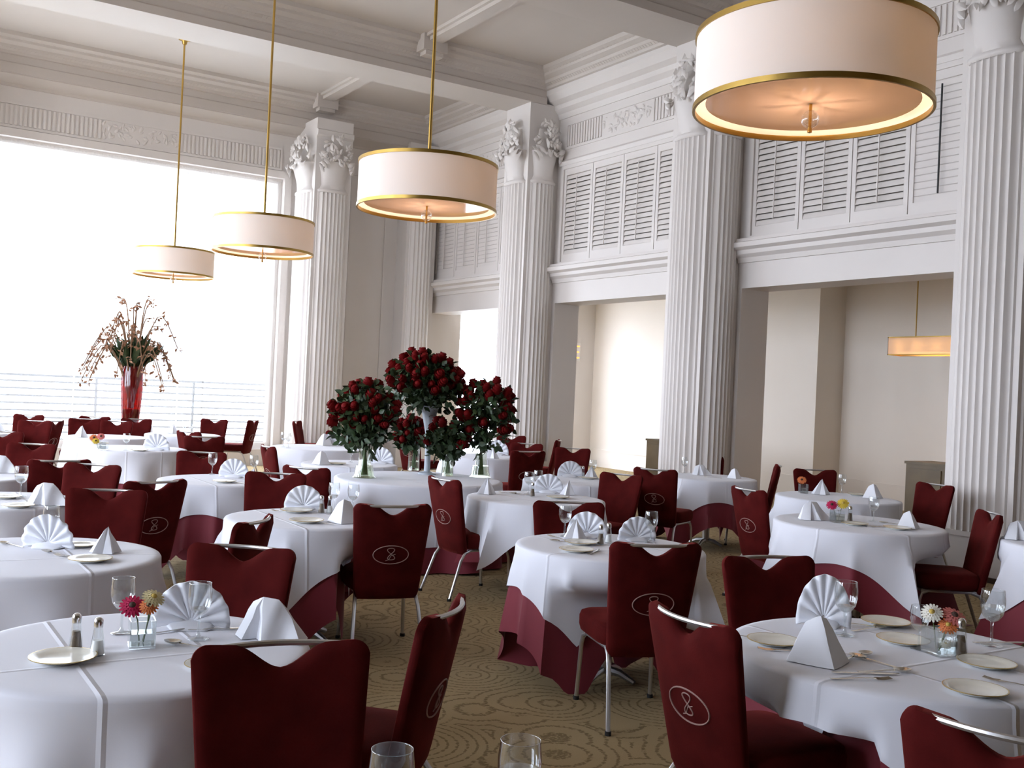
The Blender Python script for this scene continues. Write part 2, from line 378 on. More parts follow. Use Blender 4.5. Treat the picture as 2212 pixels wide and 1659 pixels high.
def crown(parent, p0, p1, out, name='crown_moulding'):
    bm = bmesh.new(); prism(bm, CROWN, p0, p1, out); obj(name, bm, 'paint_shaded', parent, False)
    bm = bmesh.new(); beadrow(bm, p0, p1, out, .225, 6.755); beadrow(bm, p0, p1, out, .075, 6.60, .04, .06); o = obj('egg_and_dart_beading', bm, 'paint_shaded', parent, False); o['kind'] = 'stuff'
for i, (a, b) in enumerate(PIERS[1:]):
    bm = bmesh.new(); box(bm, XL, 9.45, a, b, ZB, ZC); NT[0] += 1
    t = struct('trim_%d' % NT[0], bm, 'paint_shaded')
    for y, s in ((a, -1), (b, 1)):
        crown(t, (XL, y), (9.45, y), (0, s))
        bm = bmesh.new(); prism(bm, [(0, ZB), (.03, ZB), (.03, ZB+.11), (.015, ZB+.13), (0, ZB+.13)], (XL, y), (9.45, y), (0, s)); obj('fascia', bm, 'paint_shaded', t, False)
# entablature of the right wall and of the window wall
ENT = [(0, 6.12), (.02, 6.12), (.05, 6.2), (.12, 6.26), (.13, 6.33), (.22, 6.38), (.3, 6.47), (.3, ZC), (0, ZC)]
NT[0] += 1; bm = bmesh.new(); prism(bm, ENT, (XW, YB), (XW, YW), (-1, 0)); t = struct('trim_%d' % NT[0], bm, 'paint')
for a, b in BAYS[1:]: crown(t, (9.45, a), (9.45, b), (-1, 0))
NT[0] += 1; bm = bmesh.new(); prism(bm, [(0, 6.12), (.02, 6.12), (.04, 6.16), (.29, 6.25), (.3, 6.25), (.3, ZC), (0, ZC)], (XL, YW), (9.45, YW), (0, -1)); t = struct('trim_%d' % NT[0], bm, 'paint_shaded')
crown(t, (XL, YW-.3), (9.45, YW-.3), (0, -1))
bm = bmesh.new(); prism(bm, [(0, 6.27), (.02, 6.27), (.02, 6.42), (0, 6.44)], (XL, YW-.3), (9.45, YW-.3), (0, -1)); obj('fascia', bm, 'paint_shaded', t, False)
for (a, b) in BAYS[2:]:
    for x in (7.15, 1.2):
        y1 = b-.25 if b < 18 else YW-.5
        NT[0] += 1; bm = bmesh.new(); box(bm, x-.11, x+.11, a+.25, y1, ZC-.10, ZC); box(bm, x-.16, x+.16, a+.25, y1, ZC-.045, ZC)
        t = struct('trim_%d' % NT[0], bm, 'paint_shaded')
        for y, s in ((a+.28, -1), (y1-.03, 1)):
            bm = bmesh.new(); box(bm, x-.2, x+.2, y-.12, y+.12, ZC-.24, ZC); box(bm, x-.15, x+.15, y-.09, y+.09, ZC-.30, ZC-.24); obj('bracket', bm, 'paint_shaded', t, False)

# ---------- friezes: reeded panel with a carved middle
def frieze(parent, o, xa, out, w, z0, z1, cw):
    f = face_map(o, xa, out); rnd = random.Random(int(w*100))
    bm = bmesh.new()
    def bxx(a0, a1, d0, d1, u0, u1):
        vs = [bm.verts.new(f(a, d, z)) for z in (u0, u1) for d in (d0, d1) for a in (a0, a1)]
        for q in ((0, 2, 3, 1), (4, 5, 7, 6), (0, 1, 5, 4), (2, 6, 7, 3), (0, 4, 6, 2), (1, 3, 7, 5)): bm.faces.new([vs[i] for i in q])
    h = w/2
    for a0, a1, u0, u1 in ((-h-.04, -h, z0-.04, z1+.04), (h, h+.04, z0-.04, z1+.04), (-h, h, z0-.04, z0), (-h, h, z1, z1+.04)): bxx(a0, a1, 0, .02, u0, u1)
    obj('frieze_frame', bm, 'paint', parent, False); bm = bmesh.new()
    n = int(w/.07)
    for i in range(n):
        a = -h+(i+.5)*w/n
        if abs(a) > cw/2: bxx(a-.02, a+.02, 0, .018, z0+.01, z1-.01)
    q = obj('frieze_reeds', bm, 'paint', parent, False); q['kind'] = 'stuff'
    bm = bmesh.new()
    for k in range(int(cw/.022)):
        leaf_blob(bm, f, rnd.uniform(-.5, .5)*cw, .004, rnd.uniform(z0+.05, z1-.05), rnd.uniform(.05, .1), rnd.uniform(0, PI), .2)
    obj('carved_leaves', bm, 'paint', parent, True, 60)
for a, b in BAYS[2:]: frieze(wall_right, (XW, (a+b)/2), (0, -1), (-1, 0), b-a-.5, 5.63, 5.98, 1.15)
frieze(wall_window, ((WIN[0]+WIN[1])/2, YW), (1, 0), (0, -1), WIN[1]-WIN[0]-.2, 5.5, 5.84, 1.3)

# ---------- louvred shutter windows
PW = {}
def louver_mesh(w):
    k = round(w, 3)
    if k not in PW:
        bm = bmesh.new(); pr = [(-.006, -.036), (.006, -.032), (.008, .03), (.0, .038), (-.008, .03)]
        A = [bm.verts.new((d+z*.55, -w/2, z*.85)) for d, z in pr]; B = [bm.verts.new((d+z*.55, w/2, z*.85)) for d, z in pr]
        for i in range(5): bm.faces.new((A[i], A[(i+1) % 5], B[(i+1) % 5], B[i]))
        bm.faces.new(A[::-1]); bm.faces.new(B); PW[k] = mesh(bm, 'louver', 'paint', False)
    return PW[k]
def shutters(idx, a, b, closed=()):
    a += .16; b -= .16
    bm = bmesh.new(); fr = .06
    for y0, y1, z0, z1 in ((a, a+fr, ZSH0, ZSH1), (b-fr, b, ZSH0, ZSH1), (a+fr, b-fr, ZSH1-fr, ZSH1), (a+fr, b-fr, ZSH0, ZSH0+fr)): box(bm, XW-.04, XW+.1, y0, y1, z0, z1)
    w = struct('window_%d' % idx, bm, 'paint')
    bm = bmesh.new(); prism(bm, [(0, 3.4), (.03, 3.4), (.05, 3.46), (.11, 3.5), (.12, 3.55), (.19, 3.58), (.2, 3.64), (.14, 3.66), (.13, 3.7), (0, 3.7)], (XW, a-.14), (XW, b+.14), (-1, 0)); obj('window_sill', bm, 'paint', w, False)
    bm = bmesh.new(); prism(bm, [(0, ZSH1), (.05, ZSH1), (.07, ZSH1+.06), (.03, ZSH1+.1), (0, ZSH1+.1)], (XW, a-.05), (XW, b+.05), (-1, 0)); obj('head_moulding', bm, 'paint', w, False)
    ya, yb = a+fr, b-fr; pw = (yb-ya)/4; z0, z1 = ZSH0+fr, ZSH1-fr
    for k in range(4):
        y0, y1 = ya+k*pw+.006, ya+(k+1)*pw-.006
        bm = bmesh.new(); s = .055
        for q in ((y0, y0+s, z0, z1), (y1-s, y1, z0, z1), (y0+s, y1-s, z1-.1, z1), (y0+s, y1-s, z0, z0+.12)): box(bm, XW-.015, XW+.025, *q)
        p = obj('shutter', bm, 'paint', w, False)
        n = 17; pit = (z1-z0-.22)/n
        for i in range(n):
            l = link('louver', louver_mesh(pw-.012-2*s), p, (XW+.006, (y0+y1)/2, z0+.12+(i+.5)*pit))
            l.rotation_euler = (0, -.52 if k in closed else -.24, 0)
        bm = bmesh.new(); box(bm, XW-.055, XW-.04, (y0+y1)/2-.007, (y0+y1)/2+.007, z0+.18, z1-.16); obj('tilt_rod', bm, 'rubber_and_shade_black' if (k in closed and idx == 2) else 'paint', p, False)  # one rod coloured black to stand in for a dark shadow gap
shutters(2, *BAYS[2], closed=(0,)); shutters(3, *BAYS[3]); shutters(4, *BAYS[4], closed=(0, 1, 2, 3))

# ---------- big window, what lies outside it, sheer curtains
def window(idx, x0, x1):
    bm = bmesh.new(); z0, z1 = .3, ZSH1
    for a, b, c, d in ((x0, x0+.09, z0, z1), (x1-.09, x1, z0, z1), (x0+.09, x1-.09, z1-.09, z1), (x0+.09, x1-.09, z0, z0+.12)): box(bm, a, b, YW+.1, YW+.22, c, d)
    w = struct('window_%d' % idx, bm, 'paint')
    bm = bmesh.new()
    for a, b, c, d in ((x0-.13, x0, z0-.1, z1+.13), (x1, x1+.13, z0-.1, z1+.13), (x0, x1, z1, z1+.13)): box(bm, a, b, YW-.04, YW, c, d)
    obj('casing', bm, 'paint', w, False)
    n = 3
    for k in range(1, n):
        x = x0+(x1-x0)*k/n; bm = bmesh.new(); box(bm, x-.008, x+.008, YW+.14, YW+.18, z0+.12, z1-.09); obj('mullion', bm, 'paint', w, False)
    for k in range(n):
        for c, d in ((z0+.12, z1-.09),):
            a, b = x0+(x1-x0)*k/n+.009, x0+(x1-x0)*(k+1)/n-.009
            bm = bmesh.new(); box(bm, a, b, YW+.155, YW+.163, c, d); obj('pane', bm, 'pane', w, False)
window(1, *WIN); window(5, *WIN2)
for k, (a, b) in enumerate(LEFTW):  # out of view; the first frame fills the opening added for foreground light
    bm = bmesh.new()
    for y0, y1, z0, z1 in ((a, a+.08, .9, 5.3), (b-.08, b, .9, 5.3), (a, b, .9, 1.0), (a, b, 5.2, 5.3), (a, b, 3.5, 3.57), ((a+b)/2-.035, (a+b)/2+.035, .9, 5.3)): box(bm, XL-.2, XL-.1, y0, y1, z0, z1)
    struct('window_%d' % (6+k), bm, 'paint')
bm = bmesh.new()
for x0, x1, z0, z1 in ((10.5, 10.58, .1, 3.6), (12.82, 12.9, .1, 3.6), (10.58, 12.82, 3.5, 3.6), (10.58, 12.82, .1, .2), (11.7, 11.77, .2, 3.5)): box(bm, x0, x1, YW+.1, YW+.2, z0, z1)
struct('window_9', bm, 'paint')
def curtain(x0, x1, seed):
    rnd = random.Random(seed); n = int((x1-x0)*150); nz = 14
    ph = [rnd.uniform(0, 6.28) for _ in range(6)]
    def g(x, t):
        s = x-x0
        y = .028*math.sin(s*2*PI/.115+1.1*math.sin(s*2.3+ph[0])+ph[1])+.014*math.sin(s*2*PI/.31+ph[2]+t*1.2)
        return y*(1-.25*t)
    bm = bmesh.new(); rows = []
    for j in range(nz+1):
        t = j/nz; z = 5.27-t*5.2
        sc = .55 if j == 0 else 1
        rows.append([bm.verts.new((x0+(x1-x0)*i/n, YW-.02+.10+g(x0+(x1-x0)*i/n, t)*sc-.02, z+(.025*math.sin(i*2.1) if j == 0 else 0))) for i in range(n+1)])
    for A, B in zip(rows, rows[1:]):
        for i in range(n): bm.faces.new((A[i], A[i+1], B[i+1], B[i]))
    o = obj('sheer_curtain', bm, 'sheer', None, True, 180)
    return tag(o, 'white pleated sheer curtain panel hanging in the tall bright window', 'curtain', 'sheer panels of the tall window')
for k in range(4): curtain(WIN[0]+.03+(WIN[1]-WIN[0]-.06)*k/4, WIN[0]+.03+(WIN[1]-WIN[0]-.06)*(k+1)/4, k)
# balcony, railing, street front opposite
bm = bmesh.new(); box(bm, -40, 60, YW+.4, YW+60, -.5, -.12); box(bm, XL-40, XL-.3, -30, YW+.4, -.5, -.12); struct('floor_outside', bm, 'pavement')
rl = thing('balcony_railing', 'grey horizontal bar railing outside the tall window behind the sheers', 'railing', (0, 0, 0))
for z in [.25+.125*i for i in range(10)]:
    bm = bmesh.new(); box(bm, -5, 9, YW+1.0, YW+1.03, z-.016, z+.016); obj('rail', bm, 'railing', rl, False)
bm = bmesh.new(); box(bm, -5, 9, YW+.98, YW+1.05, 1.46, 1.5); obj('handrail', bm, 'railing', rl, False)
for k in range(9):
    x = -4.9+k*1.72; bm = bmesh.new(); box(bm, x-.02, x+.02, YW+1.0, YW+1.04, -.12, 1.46); obj('post', bm, 'railing', rl, False)
fb = thing('street_building', 'pale building with rows of windows across the street outside the window', 'building', (0, 46, -.12))
bm = bmesh.new(); box(bm, -16, 30, 0, 8, 0, 13); obj('wall', bm, 'facade', fb, False)
bmw = bmesh.new(); box(bmw, -.8, .8, -.06, .02, -1.1, 1.1); WM = mesh(bmw, 'window', 'facade_glass', False)
bmw = bmesh.new(); box(bmw, -1, 1, -.2, .02, -.12, 0); SM = mesh(bmw, 'sill', 'facade', False)
for z in (3.0, 7.2, 11.0):
    for x in (-8, -4, 0, 4, 8, 12, 16):
        w = link('window', WM, fb, (x, 0, z)); link('sill', SM, w, (0, 0, -1.1))

# ================================================================== pendant lamps
LR, LH = .605, .41
def make_lamp():
    t = link('drum_pendant_lamp', None)
    bm = bmesh.new(); n = 64
    lathe(bm, [(LR, .02), (LR, LH-.02)], n); sh = obj('lamp_shade', bm, 'shade_fabric', t, True, 180)
    for z in (0, LH-.028):
        bm = bmesh.new(); lathe(bm, [(LR-.006, z), (LR+.008, z), (LR+.008, z+.028), (LR-.006, z+.028), (LR-.006, z)], n); obj('shade_rim', bm, 'brass_dark', sh, True, 30)
    bm = bmesh.new(); lathe(bm, [(0, .045), (LR-.06, .045), (LR-.06, .05), (0, .05)], n); obj('diffuser', bm, 'diffuser', t, True, 30)
    bm = bmesh.new(); lathe(bm, [(0, LH-.03), (LR-.01, LH-.03)], n); obj('top_diffuser', bm, 'shade_fabric', t, True, 30)
    for k in range(6):
        a = k*PI/3+.3; bm = bmesh.new(); tube(bm, [(0, 0, .085), (.2*math.cos(a), .2*math.sin(a), .085)], .008, 6); obj('spoke', bm, 'brass_dark', t)
    for k in range(4):
        a = k*PI/2+.5; bm = bmesh.new(); ball(bm, (.33*math.cos(a), .33*math.sin(a), .2), .04, 2); obj('bulb', bm, 'bulb', t)
    bm = bmesh.new(); lathe(bm, [(0, -.11), (.012, -.105), (.012, -.085), (.008, -.08), (.008, .045)], 12); fi = obj('finial', bm, 'brass', t)
    bm = bmesh.new(); ball(bm, (0, 0, -.035), .048, 3); obj('glass_ball', bm, 'glass', fi)
    bm = bmesh.new(); tube(bm, [(0, 0, .05), (0, 0, ZC-3.13-.01)], .015, 8); obj('rod', bm, 'brass', t)
    bm = bmesh.new(); lathe(bm, [(0, ZC-3.13-.09), (.03, ZC-3.13-.085), (.045, ZC-3.13-.03), (.09, ZC-3.13-.015), (.09, ZC-3.13)], 20); obj('ceiling_canopy', bm, 'brass', t)
    return t
lamp = Proto(make_lamp)
for y, w in ((3.72, 'and glowing diffuser nearest the fluted pier pedestals'), (8.0, 'hanging over the tables short of the roses'), (12.26, 'hanging over the middle of the hall'), (16.4, 'hanging right in front of the tall bright window')):
    lamp('cream drum pendant lamp with brass rims '+w, 'lamp', (4.18, y, 3.13), .2*y, 'drum pendants in one row')
    L = bpy.data.lights.new('lamp_light', 'POINT'); L.energy = 9; L.color = (1, .72, .5); L.shadow_soft_size = .12
    o = bpy.data.objects.new('lamp_light', L); o.location = (4.18, y, 3.13+.24); COL.objects.link(o)

# ================================================================== furniture models
ZT = .75
TOPY, TOPZ = -.335, .905            # where the middle of a chair's top edge lies in the chair's own frame
def back_pt(u, v, d):
    """u across, v up the back (0..BH), d thickness towards the front"""
    rk = math.radians(12)
    y = -.205 + .55*u*u + d*math.cos(rk) - v*math.sin(rk); z = .335 + v*math.cos(rk) + d*math.sin(rk)
    return (u, y, z)
BH = .583
def make_chair():
    t = link('banquet_chair', None)
    # seat cushion: rounded slab
    bm = bmesh.new(); rings = []; n = 36
    for z, s in ((.375, .90), (.385, .97), (.41, 1.0), (.455, 1.0), (.478, .965), (.487, .88), (.490, .5)):
        ring = []
        for i in range(n):
            a = 2*PI*i/n; c, q = math.cos(a), math.sin(a); e = .36
            x = .225*s*math.copysign(abs(c)**e, c)*(1.0+.05*q); y = .22*s*math.copysign(abs(q)**e, q)+.015
            ring.append(bm.verts.new((x, y, z)))
        rings.append(ring)
    for A, B in zip(rings, rings[1:]):
        for i in range(n): bm.faces.new((A[i], A[(i+1) % n], B[(i+1) % n], B[i]))
    bm.faces.new(rings[0][::-1]); bm.faces.new(rings[-1]); obj('seat', bm, 'velvet', t, True, 50)
    # backrest: tapered slab with a scooped top
    top = lambda u: BH-.027*(1+math.cos(PI*min(1, abs(u)/.125)))-.016*(1-min(1, abs(u)/.2))
    NA, NB = 40, 14; bm = bmesh.new(); G = {}
    for sd in (-1, 1):
        for i in range(NA+1):
            a = -1+2*i/NA; a = .55*math.sin(PI*a/2)+.45*a
            for j in range(NB+1):
                b = j/NB; hw = .19+.042*b; u = a*hw*(1-.05*max(0, 1-b/.08) if b < .08 else 1)
                tp = top(u)-.04*(1-math.sqrt(max(0, 1-(max(0, abs(a)-.82)/.181)**2)))
                e = max(abs(a)**12, abs(2*b-1)**14); d = sd*(.012+.017*(1-e))
                G[sd, i, j] = bm.verts.new(back_pt(u, b*tp, d))
        for i in range(NA):
            for j in range(NB):
                f = [G[sd, i, j], G[sd, i+1, j], G[sd, i+1, j+1], G[sd, i, j+1]]; bm.faces.new(f if sd < 0 else f[::-1])
    per = [(i, 0) for i in range(NA)]+[(NA, j) for j in range(NB)]+[(i, NB) for i in range(NA, 0, -1)]+[(0, j) for j in range(NB, 0, -1)]
    for k in range(len(per)):
        p, q = per[k], per[(k+1) % len(per)]; bm.faces.new((G[-1, p[0], p[1]], G[1, p[0], p[1]], G[1, q[0], q[1]], G[-1, q[0], q[1]]))
    br = obj('backrest', bm, 'velvet', t, True, 70)
    bm = bmesh.new(); pts = []
    for i in range(13):
        u = -.165+.33*i/12; p = Vector(back_pt(u, BH-.012, 0)); p.y -= .022*(1-(u/.165)**2); pts.append(p)
    tube(bm, pts, .0085, 8); obj('top_rail', bm, 'steel', br)
    bm = bmesh.new(); vc = BH-.30
    el = [back_pt(.105*math.cos(2*PI*i/40), vc+.056*math.sin(2*PI*i/40), -.0305) for i in range(40)]
    tube(bm, el, .0028, 5, True)
    g8 = [back_pt(.019*math.sin(2*a)*(1 if a < PI else 1.25)*1.0, vc+.005+.036*math.cos(a), -.0305) for a in [2*PI*i/36 for i in range(36)]]
    tube(bm, g8, .0024, 5, True)
    tube(bm, [back_pt(-.03, vc-.036, -.0305), back_pt(-.012, vc-.03, -.0305), back_pt(.0, vc-.005, -.0305), back_pt(.026, vc+.004, -.0305)], .002, 5)
    obj('oval_monogram', bm, 'emblem', br)
    bm = bmesh.new(); tube(bm, [(-.17, -.17, .362), (.17, -.17, .362), (.185, .19, .362), (-.185, .19, .362)], .011, 6, True); obj('seat_frame', bm, 'steel', t)
    for sx in (-1, 1):
        bm = bmesh.new(); tube(bm, [(sx*.205, .225, .0), (sx*.195, .205, .30), (sx*.19, .19, .345), (sx*.185, .15, .362)], .0115, 8); l = obj('leg', bm, 'steel', t)
        bm = bmesh.new(); lathe(bm, [(0, 0), (.016, 0), (.016, .018), (.012, .02)], 10, (sx*.205, .225, 0)); obj('foot', bm, 'rubber_and_shade_black', l)
        bm = bmesh.new(); tube(bm, [(sx*.215, -.335, .0), (sx*.19, -.23, .29), (sx*.182, -.19, .345), (sx*.175, -.14, .362)], .0115, 8); l = obj('leg', bm, 'steel', t)
        bm = bmesh.new(); lathe(bm, [(0, 0), (.016, 0), (.016, .018), (.012, .02)], 10, (sx*.215, -.335, 0)); obj('foot', bm, 'rubber_and_shade_black', l)
    return t
chair_proto = Proto(make_chair)
def chair(px, py, a, label, group=None, dz=0):
    """px, py: middle of the top edge in the photo; a: heading to the left of the view direction, degrees"""
    P = onz(px, py, TOPZ); h = CA+math.radians(a); rz = h-PI/2
    loc = (P.x-TOPY*math.cos(h), P.y-TOPY*math.sin(h), 0)
    return chair_proto(label, 'chair', loc, rz, group)

def ang_diff(a, b): return (a-b+PI) % (2*PI)-PI
def seat_limit(c, t, pad):
    """distance from table centre c along plan angle t to the first chair seat or back"""
    best = 9
    for sx, sy, h in SEATS:
        ox, oy = c.x-sx, c.y-sy
        if ox*ox+oy*oy > 2.6: continue
        ca, sa = math.cos(h), math.sin(h); u0_, v0_ = ox*ca+oy*sa, -ox*sa+oy*ca
        du, dv = math.cos(t-h), math.sin(t-h)
        lo, hi = 0, 9
        for p, d, a, b in ((u0_, du, -.40-pad, .24+pad), (v0_, dv, -.235-pad, .235+pad)):
            if abs(d) < 1e-6:
                if p < a or p > b: lo, hi = 1, 0
                continue
            q, w = (a-p)/d, (b-p)/d; lo, hi = max(lo, min(q, w)), min(hi, max(q, w))
        if lo < hi and lo < best: best = lo
    return best
def cloth_mesh(name, R, kind, size, rot, z0, m, off, seed, n=144, c0=None):
    rnd = random.Random(seed); ph = [rnd.uniform(0, 6.28) for _ in range(6)]
    bm = bmesh.new(); rings = []
    th = [rot+2*PI*i/n for i in range(n)]
    cen = bm.verts.new((0, 0, z0))
    for r in (.35*R, .7*R, .93*R): rings.append([bm.verts.new((r*math.cos(t), r*math.sin(t), z0)) for t in th])
    for f, dz in ((.985, .001), (1.0, .006), (1.0, .016)):
        rr = R*f+off*(0 if f < 1 else 1)+(.006 if dz > .01 else 0)
        rings.append([bm.verts.new((rr*math.cos(t), rr*math.sin(t), z0-dz)) for t in th])
    m_ = 22; info = []
    for t in th:
        q = (t-rot) % (PI/2); phi = q if q < PI/4 else q-PI/2        # angle from the nearest corner
        if kind == 'sq':
            e = size/max(abs(math.cos(t-rot-PI/4)), abs(math.sin(t-rot-PI/4))); L = e-R-.01
            sl = .03+.36*math.exp(-abs(phi)/.13)+.16*math.exp(-abs(abs(phi)-.60-.05*math.sin(2*t+ph[1]))/.10)+.05*math.sin(3*t+ph[0])*(1-math.exp(-(phi/.3)**2))
        else:
            L = size; sl = .085+.10*math.sin(11*t+ph[0]+.8*math.sin(3*t+ph[1]))+.05*math.sin(5*t+ph[2])
        info.append((L, sl))
    SM = 1.02 if kind == 'sq' else .74
    lim = [seat_limit(c0, t, .05) if c0 is not None else 9 for t in th]
    lim = [min(lim[i-1]+.03, lim[i], lim[(i+1) % n]+.03) for i in range(n)]
    for j in range(1, m_+1):
        ring = []
        for t, (L, sl), lm in zip(th, info, lim):
            s = min(L, SM*j/m_); k = sl*min(1, s/.12)
            c = math.sqrt(max(.05, 1-k*k)); z = z0-.016-s*c; r = R+off+.006+s*k
            if z < .006+off*.1: r += (.006-z)*.55; z = .006+off*.1
            lm = max(lm, .24)+(.03 if off > .01 else 0)
            if r > lm: f_ = min(1, max(0, (.61-z)/.09)); r = r+(lm-r)*f_
            ring.append(bm.verts.new((r*math.cos(t), r*math.sin(t), z)))
        rings.append(ring)
    A = rings[0]
    for i in range(n): bm.faces.new((cen, A[i], A[(i+1) % n]))
    for A, B in zip(rings, rings[1:]):
        for i in range(n): bm.faces.new((A[i], B[i], B[(i+1) % n], A[(i+1) % n]))
    bmesh.ops.dissolve_degenerate(bm, dist=1e-5, edges=bm.edges[:])
    return mesh(bm, name, m, True, 75)
TM = {}
def table_parts(R):
    if R not in TM:
        b1 = bmesh.new(); lathe(b1, [(0, -.03), (R-.006, -.03), (R-.004, -.02), (R-.004, -.004), (R-.008, 0), (0, 0)], 40)
        b2 = bmesh.new(); lathe(b2, [(.04, .04), (.04, ZT-.036)], 14)
        b3 = bmesh.new()
        for k in range(4):
            a = k*PI/2+.4; tube(b3, [(0, 0, .06), (.1*math.cos(a), .1*math.sin(a), .05), (.19*math.cos(a), .19*math.sin(a), .015)], [.025, .022, .014], 8)
        TM[R] = (mesh(b1, 'tabletop', 'wood'), mesh(b2, 'column', 'steel'), mesh(b3, 'base', 'steel'))
    return TM[R]
TAB = {}
def table(key, px, py, R, kind, desc, tip=None, wsize=None, bsize=None, ntip=.27, dent=True):
    C_ = onz(px, py, ZT); c = Vector((C_.x, C_.y, 0)); TAB[key] = (c, R, desc)
    rot = .3
    if tip:
        q = onz(tip[0], tip[1], ntip); rot = math.atan2(q.y-c.y, q.x-c.x)
    t = thing('round_table', 'round pedestal table hidden under the cloths of '+desc, 'table', c, 0)
    P = table_parts(R); link('tabletop', P[0], t, (0, 0, ZT-.008)); link('column', P[1], t); link('base', P[2], t)
    if kind == 'sq':
        ws = wsize or R+.22; bs = bsize or R+.47
        u = link('burgundy_underlay', cloth_mesh('burgundy_underlay', R, 'sq', bs, rot, ZT-.004, 'burgundy_cloth', .006, key, c0=c), None, c)
        tag(u, 'burgundy under cloth pointing to the carpet beneath '+desc, 'tablecloth')
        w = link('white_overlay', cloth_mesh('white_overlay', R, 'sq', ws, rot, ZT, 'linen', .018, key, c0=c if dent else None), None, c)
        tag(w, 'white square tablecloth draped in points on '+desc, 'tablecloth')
    else:
        ws = wsize or .62
        u = link('burgundy_underlay', cloth_mesh('burgundy_underlay', R, 'round', .72, rot, ZT-.004, 'burgundy_cloth', .004, key, c0=c), None, c)
        tag(u, 'burgundy under cloth hanging beneath '+desc, 'tablecloth')
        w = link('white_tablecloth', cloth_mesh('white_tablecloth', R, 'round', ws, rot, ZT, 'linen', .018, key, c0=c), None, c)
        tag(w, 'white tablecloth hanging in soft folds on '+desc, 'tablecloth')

# ------------------------------------------------------------------ tableware models
def make_goblet():
    t = link('goblet', None)
    bm = bmesh.new(); lathe(bm, [(.029, .098), (.026, .1), (.018, .088), (.006, .078), (.0045, .06), (.0045, .02), (.008, .008), (.033, .003), (.034, 0), (0, .0)], 24); obj('stem', bm, 'glass', t, True, 180)
    bm = bmesh.new(); lathe(bm, [(.006, .077), (.02, .084), (.032, .1), (.038, .125), (.0385, .15), (.035, .18)], 28); obj('bowl', bm, 'glass', t, True, 180)
    bm = bmesh.new(); lathe(bm, [(.0353, .1795), (.0353, .181), (.0345, .181), (.0345, .1795)], 28); obj('rim', bm, 'glass', t, True, 180)
    return t
def make_goblet_water():
    t = make_goblet()
    bm = bmesh.new(); lathe(bm, [(0, .08), (.018, .086), (.03, .1), (.0365, .125), (.0365, .128), (0, .128)], 24); obj('water', bm, 'glass', t, True, 60)
    return t
def make_fan():
    bm = bmesh.new(); n = 64; rows = []
    for j, rr in enumerate((.012, .045, .08, .11, .128)):
        row = []
        for i in range(n+1):
            q = i/n; a = PI*(-.05+1.1*q); w = math.sin(q*2*PI*8.5); w = math.copysign(abs(w)**.7, w)
            row.append(bm.verts.new((rr*math.cos(a), w*.0085*(rr/.128)**.8-.02*math.sin(PI*q)*(rr/.128)**2, .02+rr*1.1*math.sin(a))))
        rows.append(row)
    for A, B in zip(rows, rows[1:]):
        for i in range(n): bm.faces.new((A[i], A[i+1], B[i+1], B[i]))
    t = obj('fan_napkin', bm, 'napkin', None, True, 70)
    md = t.modifiers.new('cloth', 'SOLIDIFY'); md.thickness = .004
    bm = bmesh.new(); rows = []                                    # the folded foot that holds it up
    for j, y in enumerate((-.05, -.025, 0, .025, .05)):
        rows.append([bm.verts.new((x*(1-.3*abs(j-2)/2), y, .002+.028*max(0, 1-abs(j-2)/1.6)*(1-(x/.09)**2))) for x in [-.08+.16*i/12 for i in range(13)]])
    for A, B in zip(rows, rows[1:]):
        for i in range(12): bm.faces.new((A[i], A[i+1], B[i+1], B[i]))
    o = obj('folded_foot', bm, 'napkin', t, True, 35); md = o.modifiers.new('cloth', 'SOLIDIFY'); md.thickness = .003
    return t
def make_plate():
    t = link('bread_plate', None)
    bm = bmesh.new(); lathe(bm, [(0, .003), (.05, .003), (.052, 0), (.057, 0), (.064, .005), (.092, .0135), (.093, .016), (.090, .0165), (.064, .009), (.055, .007), (0, .0065)], 40); obj('dish', bm, 'china', t, True, 50)
    bm = bmesh.new(); lathe(bm, [(.0905, .0166), (.094, .0168), (.094, .0145), (.0935, .0138)], 40); obj('gilt_rim', bm, 'gold_rim', t, True, 50)
    return t
def flat(bm, prof, z=.004, bend=0):
    """cutlery blank: (y, half width, z) stations"""
    rows = []
    for y, w, zz in prof: rows.append([bm.verts.new((-w, y, zz)), bm.verts.new((0, y, zz+.0016)), bm.verts.new((w, y, zz)), bm.verts.new((0, y, zz-.0014))])
    for A, B in zip(rows, rows[1:]):
        for i in range(4): bm.faces.new((A[i], A[(i+1) % 4], B[(i+1) % 4], B[i]))
    bm.faces.new(rows[0]); bm.faces.new(rows[-1][::-1])
def make_knife():
    t = link('knife', None)
    bm = bmesh.new(); flat(bm, [(-.11, .008, .004), (-.1, .009, .004), (-.02, .006, .004), (0, .005, .004)]); obj('handle', bm, 'cutlery', t)
    bm = bmesh.new(); flat(bm, [(0, .006, .004), (.02, .010, .004), (.08, .0105, .004), (.11, .002, .004)]); obj('blade', bm, 'cutlery', t); return t
def make_fork():
    t = link('fork', None)
    bm = bmesh.new(); flat(bm, [(-.1, .009, .003), (-.08, .008, .003), (0, .0035, .006), (.035, .004, .005), (.05, .012, .004)]); obj('handle', bm, 'cutlery', t)
    bm = bmesh.new()
    for x in (-.0105, -.0035, .0035, .0105): tube(bm, [(x, .048, .004), (x, .07, .003), (x, .098, .007)], .0018, 5)
    obj('tines', bm, 'cutlery', t); return t
def make_spoon():
    t = link('spoon', None)
    bm = bmesh.new(); flat(bm, [(-.1, .009, .003), (-.08, .008, .003), (0, .0035, .007), (.03, .004, .006)]); obj('handle', bm, 'cutlery', t)
    bm = bmesh.new(); lathe(bm, [(0, .002), (.010, .003), (.018, .007), (.021, .0115), (.019, .011), (.010, .006), (0, .004)], 18)
    for v in bm.verts: v.co.y = v.co.y*1.5+.055
    obj('bowl', bm, 'cutlery', t, True, 60); return t
